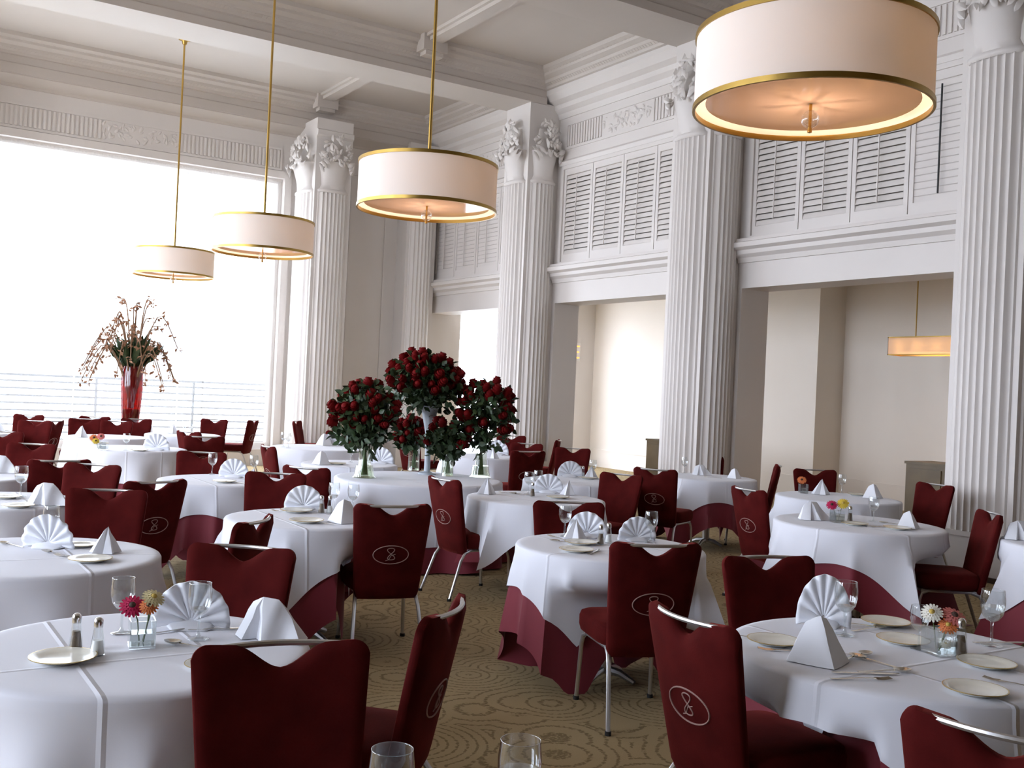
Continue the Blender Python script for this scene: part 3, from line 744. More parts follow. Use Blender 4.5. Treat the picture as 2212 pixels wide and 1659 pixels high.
def make_shaker(kind):
    t = link(kind+'_shaker', None)
    bm = bmesh.new(); lathe(bm, [(0, .001), (.022, .001), (.0225, .006), (.0125, .085), (.0125, .088)], 12); obj('glass_body', bm, 'glass', t, True, 40)
    bm = bmesh.new(); h = .06 if kind == 'pepper' else .045; k = (.0215-.010*h/.085); lathe(bm, [(0, .004), (.0195, .004), (k-.003, h), (0, h)], 12); obj('filling', bm, kind, t, True, 40)
    bm = bmesh.new(); lathe(bm, [(.0135, .084), (.0138, .1), (.012, .108), (.006, .113), (0, .114)], 14); obj('metal_cap', bm, 'chrome', t, True, 40); return t
def make_bud_vase():
    t = link('bud_vase', None)
    bm = bmesh.new(); a = .038
    for z0, z1, aa in ((0, .008, a), ): box(bm, -aa, aa, -aa, aa, z0, z1)
    for q in ((-a, a, -a, -a+.004), (-a, a, a-.004, a), (-a, -a+.004, -a, a), (a-.004, a, -a, a)): box(bm, q[0], q[1], q[2], q[3], .008, .085)
    obj('glass_body', bm, 'glass', t, False)
    bm = bmesh.new(); box(bm, -a+.006, a-.006, -a+.006, a-.006, .009, .045); obj('water', bm, 'glass', t, False); return t
def gerbera(name_mat, eye, base, head, up_, label, r=.045):
    base = Vector(base); head = Vector(head); t = thing('gerbera', label, 'flower', base)
    h = head-base; bm = bmesh.new(); tube(bm, [(0, 0, 0), h*.5+V(.006, .004, .01), h], .0022, 6); obj('stem', bm, 'stem', t)
    q = Vector(up_).normalized().to_track_quat('Z', 'Y').to_matrix()
    bm = bmesh.new(); rnd = random.Random(int(r*1e4)+len(label))
    for lay, (k, rr, dz) in enumerate(((18, r, .0), (16, r*.8, .004), (12, r*.52, .008))):
        for i in range(k):
            a = 2*PI*(i+.5*lay)/k+rnd.uniform(-.05, .05); ca, sa = math.cos(a), math.sin(a); w = rr*.16
            pts = [(rr*.15, -w*.4, dz), (rr*.6, -w, dz+.003), (rr*.97, -w*.5, dz), (rr, 0, dz-.001), (rr*.97, w*.5, dz), (rr*.6, w, dz+.003), (rr*.15, w*.4, dz)]
            bm.faces.new([bm.verts.new(h+q @ V(x*ca-y*sa, x*sa+y*ca, z)) for x, y, z in pts])
    obj('petals', bm, name_mat, t, False)
    bm = bmesh.new(); ball(bm, h+q @ V(0, 0, .008), r*.27, 2, (1, 1, 1)); obj('eye', bm, eye, t); return t
def facet_napkin(name, verts, faces, lev):
    bm = bmesh.new(); vs = [bm.verts.new(v) for v in verts]
    for f in faces: bm.faces.new([vs[i] for i in f])
    for k in range(lev):
        bmesh.ops.subdivide_edges(bm, edges=bm.edges[:], cuts=1, use_grid_fill=True, smooth=.35)
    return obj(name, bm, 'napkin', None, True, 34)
def make_tent():
    T = [(-.062, .005, .088), (-.024, -.006, .106), (.018, .002, .102), (.058, .004, .058)]
    Bf = [(-.098, -.018, .001), (-.052, -.056, .001), (-.026, -.028, .001), (.012, -.064, .001), (.05, -.032, .001), (.108, -.03, .001)]
    Bb = [(.085, .045, .001), (.0, .062, .001), (-.075, .048, .001)]
    F = [(0, 4, 5), (0, 5, 1), (1, 5, 6), (1, 6, 7), (1, 7, 2), (2, 7, 8), (2, 8, 3), (3, 8, 9), (3, 9, 10), (2, 3, 10), (2, 10, 11), (1, 2, 11), (0, 1, 11), (0, 11, 12), (0, 12, 4)]
    return facet_napkin('tented_napkin', T+Bf+Bb, F, 2)
def make_hood():
    Vv = [(-.034, .012, .100), (-.002, -.012, .122), (.030, .016, .108), (-.088, .0, .001), (-.03, -.06, .001), (.002, -.088, .001), (.045, -.052, .001), (.088, -.006, .001), (.04, .066, .001), (-.04, .068, .001), (0, .03, .108)]
    F = [(0, 3, 4), (0, 4, 5, 1), (1, 5, 6, 2), (2, 6, 7), (2, 7, 8), (2, 8, 10), (10, 8, 9), (0, 10, 9), (0, 9, 3), (0, 1, 10), (1, 2, 10)]
    return facet_napkin('hooded_napkin', Vv, F, 2)
def make_pk():
    Vv = [(.012, .004, .122), (-.006, -.004, .108)]; n = 10
    for i in range(n):
        a = 2*PI*i/n; r = .078 if i % 2 == 0 else .046; Vv.append((r*math.cos(a), r*.8*math.sin(a), .001))
    F = [(0 if i in (7, 8, 9, 0, 1) else 1, 2+i, 2+(i+1) % n) for i in range(n)]+[(0, 1, 4), (0, 9, 1)]
    return facet_napkin('peaked_napkin', Vv, F, 2)
P_gob, P_gobw = Proto(make_goblet), Proto(make_goblet_water)
P_fan, P_peak, P_peak2, P_wave = Proto(make_fan), Proto(make_pk), Proto(make_hood), Proto(make_tent)
P_plate, P_knife, P_fork, P_spoon = Proto(make_plate), Proto(make_knife), Proto(make_fork), Proto(make_spoon)
P_salt, P_pep, P_bud = Proto(lambda: make_shaker('salt')), Proto(lambda: make_shaker('pepper')), Proto(make_bud_vase)
ZI = ZT+.0015
def at(px, py): p = onz(px, py, ZI); return Vector((p.x, p.y, ZI))
def rz(a): return CA-PI/2+math.radians(a)      # 0: the thing's +Y points away from the viewer, positive turns left

# ================================================================== chairs
B = 'burgundy banquet chair '
CH = [
 (607, 1381, 200, 'turned away from the magenta gerberas toward the two lone glasses'),
 (984, 1308, 78, 'seen edge on across the aisle from the long-pointed central cloth'),
 (532, 1176, 172, 'facing over the fan napkin of the magenta gerbera table'),
 (853, 1090, 18, 'with oval monogram pulled up to the salt and pepper table before roses'),
 (950, 1032, -55, 'turned to show seat and monogram beside the red rose table'),
 (600, 1020, 176, 'with long chrome rail behind the salt and pepper table before roses'),
 (655, 1008, -25, 'back to back with the one behind the salt and pepper table'),
 (566, 1120, 82, 'half hidden between magenta gerbera table and salt and pepper table'),
 (1425, 1174, 13, 'with large oval monogram at the central aisle table'),
 (1472, 1326, -63, 'angled with monogram on its back at the white and pink gerbera table'),
 (1650, 1198, 197, 'across the white and pink gerbera table from its hooded napkin'),
 (2168, 1578, -38, 'closest to the front plates of the white and pink gerbera table'),
 (1608, 1054, -68, 'at the magenta and yellow gerbera table beside its tented napkin'),
 (1686, 1005, 78, 'seen edge on at the table by the fluted middle pier'),
 (1758, 1013, 180, 'facing across the orange gerbera table'),
 (2028, 1045, 112, 'standing against the wooden cabinet by the near pedestal'),
 (2150, 1107, 84, 'seen edge on at the magenta and yellow gerbera table'),
 (1349, 1023, 137, 'lit reddish at the table beside the red roses'),
 (1412, 1012, -32, 'with monogram turned to the table at the fluted middle pier'),
 (1227, 1082, 186, 'facing the central aisle table behind its goblet'),
 (1145, 974, 28, 'drawn up to the table by the bright far doorway'),
 (1140, 957, 160, 'beyond the table by the bright far doorway'),
 (1210, 950, 82, 'edge on at the foot of the fluted pier by the far doorway'),
 (1239, 967, 165, 'beside the edge-on one at the fluted pier'),
 (1525, 978, 180, 'against the fluted middle pier facing its table'),
 (236, 1055, 188, 'large and dark facing the fan napkin table behind magenta gerberas'),
 (346, 1038, 52, 'with monogram beside the large dark one at the fan napkin table'),
 (208, 1001, 170, 'lit bright red facing the table two rows behind magenta gerberas'),
 (131, 993, 30, 'in shade next to the one lit bright red'),
 (74, 957, 178, 'facing the table beside the reddish lit chair'),
 (8, 931, 185, 'short of the table at the far window end'),
 (124, 908, 84, 'edge on at the table at the far window end'),
 (66, 895, 178, 'nearest the sheers at the far window end table'),
 (80, 908, 178, 'overlapping another at the far window end table'),
 (186, 904, -170, 'edge on by the table behind the mixed posy table'),
 (207, 899, -172, 'beside the edge-on one before the sheers'),
 (255, 909, 180, 'dark before the red glass vase behind the mixed posies'),
 (297, 904, 185, 'close under the tall red glass vase'),
 (402, 931, -35, 'with its back to the tables at the window chair circle'),
 (466, 905, 172, 'against the sheers in the window chair circle'),
 (552, 907, 84, 'edge on with seat showing before the sheer curtains'),
 (442, 942, 15, 'with curved chrome rail in the window chair circle'),
 (440, 975, 178, 'broad and reddish behind the fan napkin halfway to roses'),
 (572, 962, -60, 'at an angle facing the table by the window pier'),
 (637, 909, -95, 'edge on by the window frame and fluted pier'),
 (678, 906, 178, 'at the foot of the fluted window pier'),
 (740, 931, 178, 'behind the roses facing the table by the window pier'),
 (878, 934, -40, 'dark red behind the tall rose vase'),
 (1106, 940, 170, 'farthest by the bright doorway behind the roses'),
]
SEATS = []
for px, py, a, lab in CH:
    o = chair(px, py, a, B+lab, None); SEATS.append((o.location.x, o.location.y, CA+math.radians(a)))

# ================================================================== tables (px, py = middle of the top in the photo)
table('T0', 985, IH/2+FPX*.85/1.5, .5, 'round', 'the table of the two lone glasses')
table('T1', 300, 1398, .50, 'round', 'the magenta and cream gerbera table', wsize=.66)
table('T2', 62, 1198, .55, 'round', 'the fan napkin table behind magenta gerberas', wsize=.6)
table('T3', -12, 1080, .5, 'round', 'the table two rows behind magenta gerberas')
table('T4', 482, 1036, .5, 'sq', 'the fan napkin table halfway to roses', (425, 1165))
table('T5', 668, 1118, .49, 'sq', 'the salt and pepper table before roses', (636, 1306))
table('T6', 905, 1033, .75, 'round', 'the big table of red rose vases', wsize=.5)
table('T7', 1158, 1075, .53, 'sq', 'the table beside the red rose table', (1092, 1216), bsize=.85, dent=False)
table('T8', 1318, 1179, .51, 'sq', 'the central aisle table with long point', (1205, 1415))
table('T9', 1530, 1030, .5, 'sq', 'the table at the fluted middle pier', (1437, 1135))
table('T10', 1855, 1130, .58, 'sq', 'the magenta and yellow gerbera table', (1955, 1312))
table('T11', 1810, 1074, .54, 'sq', 'the orange gerbera table near wooden cabinet', (1674, 1100), ntip=.4)
table('T12', 2370, 1180, .56, 'sq', 'the half seen table by the pedestal', (2230, 1290))
table('T13', 1942, 1410, .56, 'sq', 'the white and pink gerbera table', (2010, 1760), wsize=.69, ntip=.33)
table('T14', 290, 968, .55, 'round', 'the mixed posy table near the window', wsize=.33)
table('T14b', 232, 943, .5, 'round', 'the table behind the mixed posy table', wsize=.4)
table('T15', -62, 932, .5, 'round', 'the table at the far window end', wsize=.33)
table('T16', 690, 966, .6, 'sq', 'the table by the window pier')
table('T17', 755, 1001, .48, 'sq', 'the table just behind the roses', (680, 1060), bsize=.78)
table('T18', 1040, 985, .5, 'sq', 'the table by the bright far doorway')
table('T19', 1245, 1038, .5, 'sq', 'the table between roses and middle opening')
table('T20', 281, 919, .32, 'round', 'the tall red glass vase table', wsize=.4)
table('T21', 395, 938, .5, 'sq', 'the table inside the window chair circle')
table('T23', -95, 1027, .5, 'round', 'the table beside the reddish lit chair')

ITEM = {'fan': (P_fan, 'white fan napkin', 'napkin', 'fan napkins'), 'peak': (P_peak, 'white peaked napkin', 'napkin', 'peaked napkins'),
        'tall': (P_peak2, 'white hooded napkin', 'napkin', 'hooded napkins'), 'wave': (P_wave, 'white tented napkin', 'napkin', 'tented napkins'),
        'gob': (P_gob, 'clear stemmed goblet', 'glass', 'goblets'), 'gobw': (P_gobw, 'stemmed goblet of water', 'glass', 'water goblets'),
        'plate': (P_plate, 'gilt-rimmed bread plate', 'plate', 'bread plates'), 'knife': (P_knife, 'silver table knife', 'knife', 'knives'), 'fork': (P_fork, 'silver table fork', 'fork', 'forks'),
        'spoon': (P_spoon, 'silver spoon', 'spoon', 'spoons'), 'salt': (P_salt, 'tapered glass salt shaker', 'salt shaker', None), 'pepper': (P_pep, 'tapered glass pepper shaker', 'pepper shaker', None), 'vase': (P_bud, 'small square glass bud vase', 'vase', None)}
def put(tk, kind, px, py, a=0, sc=None, how=''):
    pr, lab, cat, grp = ITEM[kind]; d = TAB[tk][2]; p = at(px, py)
    c, R = TAB[tk][0], TAB[tk][1]; q = Vector((p.x-c.x, p.y-c.y, 0)); lim = R-(.09 if kind in ('plate', 'fan', 'peak', 'tall', 'wave') else .06)
    if q.length > lim: q *= lim/q.length; p = Vector((c.x+q.x, c.y+q.y, ZI))
    if kind in ('fan', 'peak', 'tall', 'wave') : p.z += .0
    lab = lab+(' '+how if how else '')+' on '+d
    return pr(lab, cat, p, rz(a), (grp+' on '+d) if grp else None, sc)
def flower(tk, mats, eye, px, py, hz, basep, col, r=.045, face=(0, 0, 0)):
    b = at(*basep); b.z += .012; d = (b-CAM); k = d.dot(fw); dr = ray(px, py); hd = CAM+dr*(k/dr.dot(fw)) if True else None
    fc = (CAM-hd).normalized()+V(0, 0, .7)+Vector(face)
    return gerbera(mats, eye, b, hd, fc, col+' gerbera in the bud vase on '+TAB[tk][2], r)

# T1
put('T1', 'pepper', 163, 1405); put('T1', 'salt', 210, 1415); put('T1', 'plate', 136, 1427)
put('T1', 'vase', 305, 1396, 25); put('T1', 'gob', 262, 1368, how='behind the flowers'); put('T1', 'gob', 428, 1380, how='before the fan napkin')
put('T1', 'fan', 412, 1356, 10); put('T1', 'wave', 585, 1378, -20, 1.25); put('T1', 'spoon', 405, 1396, 70); put('T1', 'fork', 395, 1362, -50); put('T1', 'plate', 455, 1440, 0, .8, 'half hidden by a chair back')
put('T1', 'knife', 480, 1360, -70)
flower('T1', 'gerb_magenta', 'gerb_eye', 286, 1310, 0, (300, 1392), 'magenta', .04); flower('T1', 'gerb_cream', 'gerb_eye_yellow', 331, 1292, 0, (308, 1392), 'pale cream', .036, (.4, 0, .3)); flower('T1', 'gerb_orange', 'gerb_eye', 322, 1310, 0, (309, 1395), 'orange', .03)
# T2
put('T2', 'fan', 104, 1183, -5); put('T2', 'peak', 226, 1194, 30, how='beside a plate'); put('T2', 'gob', 108, 1172, how='behind the fan'); put('T2', 'plate', 195, 1212); put('T2', 'spoon', 22, 1178, 60, how='lying apart'); put('T2', 'spoon', 118, 1196, 60, how='before the fan'); put('T2', 'fork', 150, 1205, 60); put('T2', 'plate', 175, 1180, 0, .8, 'behind the peaked napkin')
# T3
put('T3', 'wave', 105, 1090, 0, 1.3); put('T3', 'gobw', 44, 1072, 0, 1.1); put('T3', 'plate', 42, 1096, how='at the front edge'); put('T3', 'plate', 12, 1076); put('T3', 'fork', 70, 1088, 40)
put('T23', 'wave', 8, 1020, 0, 1.3)
# T4
put('T4', 'fan', 505, 1031); put('T4', 'gob', 456, 1024, how='beside the fan napkin'); put('T4', 'gob', 568, 1026, how='by the chair back'); put('T4', 'plate', 485, 1042); put('T4', 'fork', 510, 1043, 70); put('T4', 'peak', 545, 1040, 0, .9)
# T5
put('T5', 'fan', 655, 1099, 5); put('T5', 'plate', 640, 1106, 0, 1.1, 'behind'); put('T5', 'plate', 662, 1128, 0, 1.1, 'in front'); put('T5', 'pepper', 694, 1108); put('T5', 'salt', 712, 1108); put('T5', 'tall', 742, 1128, 0, 1.15); put('T5', 'gob', 790, 1102); put('T5', 'gob', 742, 1095, how='behind the hooded napkin'); put('T5', 'knife', 690, 1130, 60); put('T5', 'fork', 615, 1106, 70)
# T7 and T19
put('T7', 'peak', 1049, 1067, 0, 1.1, 'at one end'); put('T7', 'fork', 1100, 1066, 60); put('T7', 'spoon', 1122, 1068, 70); put('T7', 'gob', 1141, 1067, how='in front'); put('T7', 'gob', 1162, 1058, how='behind the other'); put('T7', 'fan', 1188, 1063, 0, 1.0); put('T7', 'peak', 1234, 1068, 40, 1.0, 'beside the fan'); put('T7', 'plate', 1205, 1076); put('T7', 'pepper', 1150, 1072)
put('T19', 'fan', 1221, 1024); put('T19', 'pepper', 1259, 1024); put('T19', 'salt', 1269, 1025); put('T19', 'gob', 1317, 1026); put('T19', 'peak', 1300, 1028); put('T19', 'plate', 1270, 1034)
# T8
put('T8', 'gob', 1219, 1158, how='beside the fan napkin'); put('T8', 'fan', 1268, 1160, -15, .95); put('T8', 'peak', 1240, 1163, 0, .95); put('T8', 'pepper', 1297, 1176); put('T8', 'salt', 1314, 1172); put('T8', 'plate', 1255, 1175, how='under the shakers'); put('T8', 'plate', 1245, 1191, how='near the cloth edge'); put('T8', 'knife', 1283, 1193, -20); put('T8', 'fork', 1205, 1163, 30); put('T8', 'fan', 1375, 1168, 10, .9, 'behind a chair back'); put('T8', 'gob', 1405, 1172, how='behind a chair back'); put('T8', 'spoon', 1218, 1172, 70)
# T9
put('T9', 'wave', 1515, 1026, 0, 1.1); put('T9', 'gob', 1478, 1022); put('T9', 'tall', 1586, 1033, 0, .9); put('T9', 'fork', 1540, 1032, 60)
# T10 and T11
put('T10', 'wave', 1757, 1122, 15, 1.25); put('T10', 'vase', 1808, 1128, 20); put('T10', 'pepper', 1836, 1126); put('T10', 'plate', 1846, 1134); put('T10', 'gob', 1886, 1126); put('T10', 'tall', 1962, 1140, 10, 1.0); put('T10', 'plate', 1938, 1143, how='beside the hooded napkin'); put('T10', 'knife', 1880, 1137, 70); put('T10', 'fork', 1903, 1138, -60); put('T10', 'spoon', 1925, 1132, 60)
flower('T10', 'gerb_magenta', 'gerb_eye', 1797, 1091, 0, (1806, 1126), 'magenta', .042); flower('T10', 'gerb_yellow', 'gerb_eye_yellow', 1821, 1088, 0, (1811, 1126), 'yellow', .045)
put('T11', 'vase', 1735, 1065); put('T11', 'peak', 1772, 1068, 0, 1.2, 'beside the flower'); put('T11', 'gob', 1820, 1063); put('T11', 'tall', 1885, 1076, 0, 1.1); put('T11', 'plate', 1852, 1070)
flower('T11', 'gerb_orange', 'gerb_eye', 1732, 1037, 0, (1735, 1063), 'orange', .045)
put('T12', 'wave', 2205, 1165, 0, 1.2)
# T13
put('T13', 'fan', 1778, 1352, -12, (.8, .8, 1.25), 'standing tall'); put('T13', 'tall', 1766, 1428, 10, 1.25); put('T13', 'gob', 1824, 1372, 0, 1.1, 'beside the fan'); put('T13', 'gobw', 2141, 1394, 0, 1.12); put('T13', 'vase', 2026, 1412, 20, 1.05); put('T13', 'gob', 1984, 1402, 0, .85, 'against the flower vase'); put('T13', 'pepper', 2074, 1416, 0, 1.15)
put('T13', 'plate', 2131, 1438, 0, 1.0, 'by the pepper'); put('T13', 'plate', 1672, 1390, 0, 1.0, 'beside the hooded napkin'); put('T13', 'plate', 1951, 1388, 0, 1.0, 'behind the flower vase'); put('T13', 'plate', 2133, 1510, 0, 1.0, 'at the front edge'); put('T13', 'plate', 1905, 1330, 0, 1.0, 'at the back edge')
put('T13', 'knife', 1665, 1380, 85, how='across a plate'); put('T13', 'fork', 1700, 1408, 82, how='beside the hooded napkin'); put('T13', 'knife', 1870, 1456, -86, how='in front of the spoons'); put('T13', 'fork', 1860, 1468, -82, how='along the knife'); put('T13', 'spoon', 1885, 1430, 40, how='dropped aslant'); put('T13', 'spoon', 1915, 1452, -80, how='across the knife'); put('T13', 'spoon', 1880, 1360, -60, how='behind the goblet'); put('T13', 'fork', 1845, 1350, 75, how='behind the goblet'); put('T13', 'knife', 2180, 1388, -80, how='by the water goblet'); put('T13', 'fork', 2195, 1480, 50, how='at the front edge'); put('T13', 'spoon', 1850, 1420, -50, how='by the hooded napkin')
flower('T13', 'gerb_white', 'gerb_eye_yellow', 2013, 1324, 0, (2022, 1410), 'white', .038); flower('T13', 'gerb_pink', 'gerb_eye', 2060, 1332, 0, (2030, 1410), 'pink', .046, (.6, 0, 0)); flower('T13', 'gerb_orange', 'gerb_eye_yellow', 2048, 1352, 0, (2028, 1413), 'orange', .034); flower('T13', 'gerb_white', 'gerb_eye_yellow', 2043, 1392, 0, (2026, 1414), 'small drooping white', .018)
# far tables
put('T14', 'vase', 213, 972); put('T14', 'gob', 272, 972); put('T14', 'fan', 338, 972, 0, 1.15); put('T14', 'plate', 304, 976)
flower('T14', 'gerb_orange', 'gerb_eye', 203, 946, 0, (211, 971), 'orange', .05); flower('T14', 'gerb_pink', 'gerb_eye', 218, 943, 0, (215, 971), 'pink', .045); flower('T14', 'gerb_yellow', 'gerb_eye', 207, 953, 0, (213, 973), 'yellow', .04)
put('T14b', 'peak', 170, 944, 0, 1.2); put('T15', 'peak', 12, 930, 0, 1.2); put('T16', 'tall', 700, 962, 0, 1.3); put('T16', 'gob', 622, 967); put('T16', 'fan', 722, 962, 0, 1.1); put('T16', 'gob', 612, 964, how='beside its twin')
put('T17', 'tall', 690, 1003, 0, 1.1); put('T17', 'fan', 822, 1001, 0, 1.1); put('T17', 'plate', 728, 1003); put('T17', 'gob', 758, 998)
put('T18', 'fan', 1078, 982, 0, 1.2); put('T18', 'peak', 1062, 990, 0, 1.2); put('T21', 'peak', 372, 936, 0, 1.2); put('T21', 'gob', 398, 936, how='by the napkin'); put('T21', 'gob', 412, 936, how='by a chair back')
# the two lone glasses
for (x, y, kind, how) in ((848, 1618, 'gob', 'standing empty'), (1125, 1598, 'gobw', 'half full')):
    p = onz(x, y, ZI+.195); q = P_gob if kind == 'gob' else P_gobw
    q('clear stemmed goblet '+how+' on the table of the two lone glasses', 'glass', (p.x, p.y, ZI), 0, None, 1.08)

# ================================================================== roses
def rose_mesh():
    bm = bmesh.new()
    ball(bm, (0, 0, .004), .031, 2, (1, 1, 1.1))
    for lay, (k, r, h, tilt) in enumerate(((4, .027, .012, .05), (5, .036, .0, .25), (5, .043, -.008, .5))):
        for i in range(k):
            a = 2*PI*i/k+lay*.7; q = Matrix.Rotation(a, 3, 'Z') @ Matrix.Rotation(tilt, 3, 'Y'); rows = []
            for v in (-1, -.3, .4, 1):
                rows.append([bm.verts.new(q @ V(r*math.cos(u*.95), r*math.sin(u*.95), h+v*.024-.004*u*u)) for u in (-1, -.5, 0, .5, 1)])
            for A, B_ in zip(rows, rows[1:]):
                for j in range(4): bm.faces.new((A[j], A[j+1], B_[j+1], B_[j]))
    return mesh(bm, 'rose', 'rose_red', True, 60)
ROSE = rose_mesh()
def leaf_faces(bm, p, d, n, L, W):
    s = d.cross(n).normalized(); m = p+d*L*.5+n*L*.08
    vs = [bm.verts.new(q) for q in (p, p+d*L*.3+s*W*.45, m+s*W*.5+d*L*.05, p+d*L*.8+s*W*.28, p+d*L-n*L*.08, p+d*L*.8-s*W*.28, m-s*W*.5+d*L*.05, p+d*L*.3-s*W*.45)]
    c = bm.verts.new(p+d*L*.5-n*L*.05)
    for i in range(8): bm.faces.new((vs[i], vs[(i+1) % 8], c))
def rnd_dir(r):
    while True:
        v = V(r.uniform(-1, 1), r.uniform(-1, 1), r.uniform(-1, 1))
        if .1 < v.length < 1: return v.normalized()
def bouquet(base, mouth, cen, rad, nr, nl, label, seed, low=-.25, scl=1.1):
    rnd = random.Random(seed); t = thing('rose_bouquet', label, 'bouquet', base); b = Vector(base); cen = Vector(cen)-b; mouth = Vector(mouth)-b
    pts = []
    for k in range(nr):
        for tr in range(60):
            d = rnd_dir(rnd)
            if d.z < low: continue
            f = rnd.uniform(.78, 1.04); p = cen+V(d.x*rad[0], d.y*rad[0], d.z*rad[1])*f
            if all((p-q).length > .062*scl for q in pts): break
        pts.append(p); o = link('rose', ROSE, t, p); q = (d+V(0, 0, .5)).normalized().to_track_quat('Z', 'Y'); o.rotation_mode = 'QUATERNION'; o.rotation_quaternion = q; s = scl*rnd.uniform(.85, 1.1); o.scale = (s, s, s)
    bm = bmesh.new()
    for p in pts:
        mid = mouth+(p-mouth)*.5+V(p.x-mouth.x, p.y-mouth.y, 0)*.08; tube(bm, [V(0, 0, .02)+V(mouth.x, mouth.y, 0)*.2+V(rnd.uniform(-.03, .03), rnd.uniform(-.03, .03), 0), mouth, mid, p], .003, 5)
    obj('stems', bm, 'stem', t)
    bm = bmesh.new()
    for k in range(nl):
        d = rnd_dir(rnd); f = rnd.random()**.45; p = cen+V(d.x*rad[0], d.y*rad[0], (d.z*1.05-.12)*rad[1])*f*.98
        if d.z < 0 and rnd.random() < .35: p = mouth+(p-mouth)*rnd.uniform(.15, .9)
        dd = (rnd_dir(rnd)+V(d.x, d.y, 0)*.7-V(0, 0, .25)).normalized(); leaf_faces(bm, p, dd, rnd_dir(rnd), rnd.uniform(.055, .095)*scl, rnd.uniform(.035, .055)*scl)
    o = obj('foliage', bm, 'leaf', t, True, 60); o['kind'] = 'stuff'
    return t
def flared_vase(p, h, prof, label, m='green_glass'):
    t = thing('glass_vase', label, 'vase', p)
    bm = bmesh.new(); lathe(bm, [(r, z*h) for r, z in prof], 32); obj('glass_body', bm, m, t, True, 60)
    bm = bmesh.new(); lathe(bm, [(0, .006), (prof[1][0]*.9, .006), (prof[2][0]*.9, .3*h), (0, .3*h)], 24); obj('water', bm, 'green_glass', t, True, 60)
    return t
FL = [(0, 0), (.105, 0), (.085, .06), (.06, .25), (.055, .6), (.075, 1)]
def pxat(px, py, P):
    d = ray(px, py); k = (Vector(P)-CAM).dot(fw); return CAM+d*(k/d.dot(fw))
for i, (vx, vy, vh, cx, cy, rx, ry, nr, nl, how) in enumerate((
    (786, 1031, .36, 787, 893, .30, .33, 48, 800, 'lowest spreading over the near cloth edge'),
    (1037, 1030, .36, 1048, 892, .30, .34, 40, 620, 'loose and wide by the bright doorway'),
    (966, 1028, .26, 962, 948, .21, .20, 14, 420, 'short and leafy by the tall vase'),
    (893, 1016, .30, 884, 938, .16, .18, 14, 260, 'small and tucked behind the tall vase'))):
    p = at(vx, vy); flared_vase(p, vh, FL if i < 2 else [(0, 0), (.06, 0), (.058, .06), (.055, .3), (.055, .6), (.065, 1)], 'clear flared glass vase under the rose bouquet '+how, 'green_glass')
    c = pxat(cx, cy, p); bouquet((p.x, p.y, p.z+.004), (p.x, p.y, p.z+vh-.03), c, (rx, ry), nr, nl, 'red rose bouquet '+how, 20+i, -.35 if i != 1 else -.6)
p = at(922, 1024); t = thing('trumpet_vase', 'tall pale frosted trumpet vase lifting the highest roses', 'vase', p)
bm = bmesh.new(); lathe(bm, [(0, 0), (.085, 0), (.085, .012), (.03, .03), (.028, .2), (.035, .4), (.075, .6), (.095, .66), (.09, .66), (.07, .6), (.0, .56)], 28); obj('frosted_body', bm, 'frost' if 'frost' in MATS else 'china', t, True, 50)
c = pxat(920, 822, p); bouquet((p.x, p.y, p.z+.57), (p.x, p.y, p.z+.66), c, (.36, .30), 64, 1000, 'highest and fullest red rose bouquet in the tall frosted vase', 31, -.3)

# ================================================================== tall red vase with branches by the window
p = at(281, 919); t = thing('tall_red_vase', 'tall red glass vase of branches standing before the bright sheers', 'vase', p)
bm = bmesh.new(); lathe(bm, [(0, 0), (.11, 0), (.125, .02), (.15, .3), (.168, .6), (.165, .85), (.15, .95)], 32); obj('red_glass_body', bm, 'red_glass', t, True, 60)
bm = bmesh.new(); lathe(bm, [(0, .01), (.105, .012), (.128, .2), (.128, .26), (0, .26)], 24); obj('dark_pebbles', bm, 'rubber_and_shade_black', t, True, 60)
bt = thing('branch_arrangement', 'drooping blossom branches and green blades in the tall red vase', 'branches', (p.x, p.y, p.z+.265))
rnd = random.Random(5); bms, bmb, bml = bmesh.new(), bmesh.new(), bmesh.new()
def dropleaf(bm, q, s): leaf_faces(bm, q, (rnd_dir(rnd)-V(0, 0, .6)).normalized(), rnd_dir(rnd), s, s*.5)
for k in range(40):
    a = rnd.uniform(0, 2*PI); reach = rnd.uniform(.12, .78) if k % 3 else rnd.uniform(.6, .85); H = rnd.uniform(1.15, 1.85)-reach*.3
    droop = .35+.55*reach if reach > .5 else 0
    pts = []
    for j in range(11):
        s = j/10; rr = .03+reach*(s**1.35); z = H*math.sin(min(1, s*1.25)*PI/2)-droop*max(0, s-.62)**1.4*3.2
        pts.append(V(rr*math.cos(a+.15*s), rr*math.sin(a+.15*s), .0+.02+z))
    tube(bms, pts, [.014-.007*j/10 for j in range(11)], 5)
    for j in range(6 if reach > .5 else 8, 11):
        for q in range(4 if reach > .5 else 2):
            dropleaf(bmb, pts[j]+V(rnd.uniform(-.03, .03), rnd.uniform(-.03, .03), rnd.uniform(-.05, .03)), rnd.uniform(.055, .09))
for k in range(170):
    a = rnd.uniform(0, 2*PI); tilt = rnd.uniform(0, .85); L = rnd.uniform(.3, .62); d = V(math.sin(tilt)*math.cos(a), math.sin(tilt)*math.sin(a), math.cos(tilt))
    leaf_faces(bml, V(.05*math.cos(a), .05*math.sin(a), .62), d, rnd_dir(rnd), L, .075)
for k in range(30):
    a = rnd.uniform(0, 2*PI); tube(bml, [V(.04*math.cos(a), .04*math.sin(a), .01), V(.07*math.cos(a+.4), .07*math.sin(a+.4), .66)], .008, 5)
obj('twigs', bms, 'twig', bt); o = obj('blossom', bmb, 'blossom', bt, False); o['kind'] = 'stuff'; o = obj('green_blades', bml, 'leaf', bt, False); o['kind'] = 'stuff'

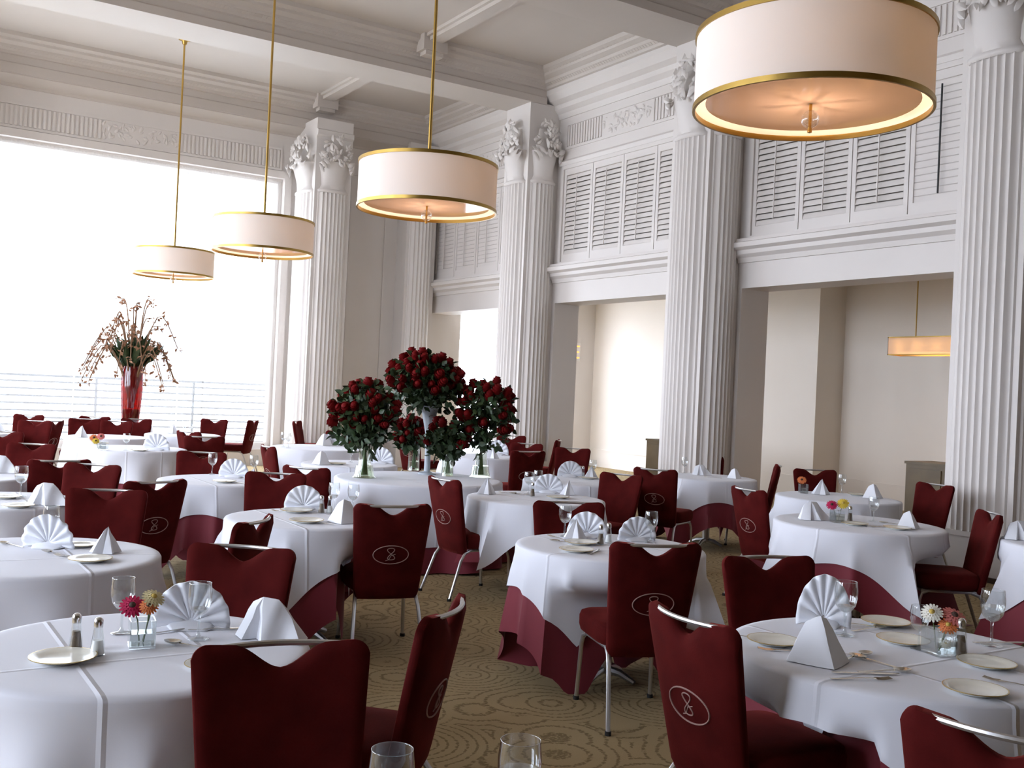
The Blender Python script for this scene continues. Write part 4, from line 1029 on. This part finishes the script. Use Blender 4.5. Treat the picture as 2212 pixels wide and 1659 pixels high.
# ================================================================== side room furniture
def cabinet(loc, w, d, h, label):
    t = thing('wooden_cabinet', label, 'cabinet', loc)
    bm = bmesh.new(); box(bm, -d/2, d/2, -w/2, w/2, .06, h-.03); obj('body', bm, 'wood', t, False)
    bm = bmesh.new(); box(bm, -d/2-.015, d/2+.015, -w/2-.015, w/2+.015, h-.03, h); obj('top', bm, 'wood', t, False)
    bm = bmesh.new(); box(bm, -d/2+.03, d/2-.03, -w/2+.03, w/2-.03, 0, .06); obj('plinth', bm, 'dark_wood', t, False)
    for s in (-1, 1):
        bm = bmesh.new(); box(bm, -d/2-.014, -d/2-.001, s*w/4-w/4+.02, s*w/4+w/4-.02, .12, h-.08); obj('door', bm, 'wood', t, False)
q = onx(1955, 1060, 10.75); cabinet((11.0, q.y-.5, 0), 1.0, .5, .97, 'low wooden cabinet in the opening behind the near pedestal')
q = onx(1396, 980, 10.75); cabinet((11.0, q.y-.45, 0), .9, .5, .93, 'low wooden cabinet in the opening behind the middle fluted pier')
P = onx(1932, 748, 12.0); z0 = P.z-.13; L_ = 1.5
t = thing('linear_pendant', 'rectangular cream pendant lamp glowing in the side room', 'lamp', (12.0, P.y-L_/2, z0))
bm = bmesh.new()
for y0, y1, x0, x1 in ((-L_/2, L_/2, -.14, -.135), (-L_/2, L_/2, .135, .14), (-L_/2, -L_/2+.005, -.14, .14), (L_/2-.005, L_/2, -.14, .14)): box(bm, x0, x1, y0, y1, .012, .235)
sh = obj('lamp_shade', bm, 'shade_glow', t, False)
for z in (0, .235):
    bm = bmesh.new()
    for y0, y1, x0, x1 in ((-L_/2, L_/2, -.146, -.133), (-L_/2, L_/2, .133, .146), (-L_/2, -L_/2+.012, -.146, .146), (L_/2-.012, L_/2, -.146, .146)): box(bm, x0, x1, y0, y1, z, z+.014)
    obj('shade_rim', bm, 'brass', sh, False)
for k in range(5):
    bm = bmesh.new(); ball(bm, (0, (k-2)*.29, .12), .05, 2); obj('bulb', bm, 'bulb2', t) if 'bulb2' in MATS else obj('bulb', bm, 'bulb', t)
for y in (-.42, .42):
    bm = bmesh.new(); tube(bm, [(0, y, .235), (0, y, 3.75-z0)], .009, 6); obj('rod', bm, 'brass', t)
bm = bmesh.new(); box(bm, -.015, .015, -.45, .45, .21, .235); obj('carrier_bar', bm, 'brass', t, False)
L = bpy.data.lights.new('lamp_light', 'AREA'); L.energy = 4; L.color = (1, .66, .36); L.size = .2; L.shape = 'RECTANGLE'; L.size_y = 1.2
o = bpy.data.objects.new('lamp_light', L); o.location = (12.0, P.y-L_/2, z0+.05); COL.objects.link(o)
# small lit sign on the end wall of the side room, cut by the jamb of the middle opening
P = ony(1241, 760, YW-.03); t = thing('lit_sign', 'small orange lit sign on the bright end wall of the side room', 'sign', (P.x+.07, YW-.03, P.z))
bm = bmesh.new(); box(bm, -.09, .09, 0, .04, -.2, .2); obj('sign_box', bm, 'sign_box', t, False)
bm = bmesh.new()
for x0, x1, u0, u1 in ((-.055, -.035, -.14, .14), (-.035, .065, .115, .14), (-.035, .05, -.0125, .0125), (-.035, .065, -.14, -.115)): box(bm, x0, x1, -.006, 0, u0, u1)
obj('letter_e', bm, 'sign_orange', t, False)
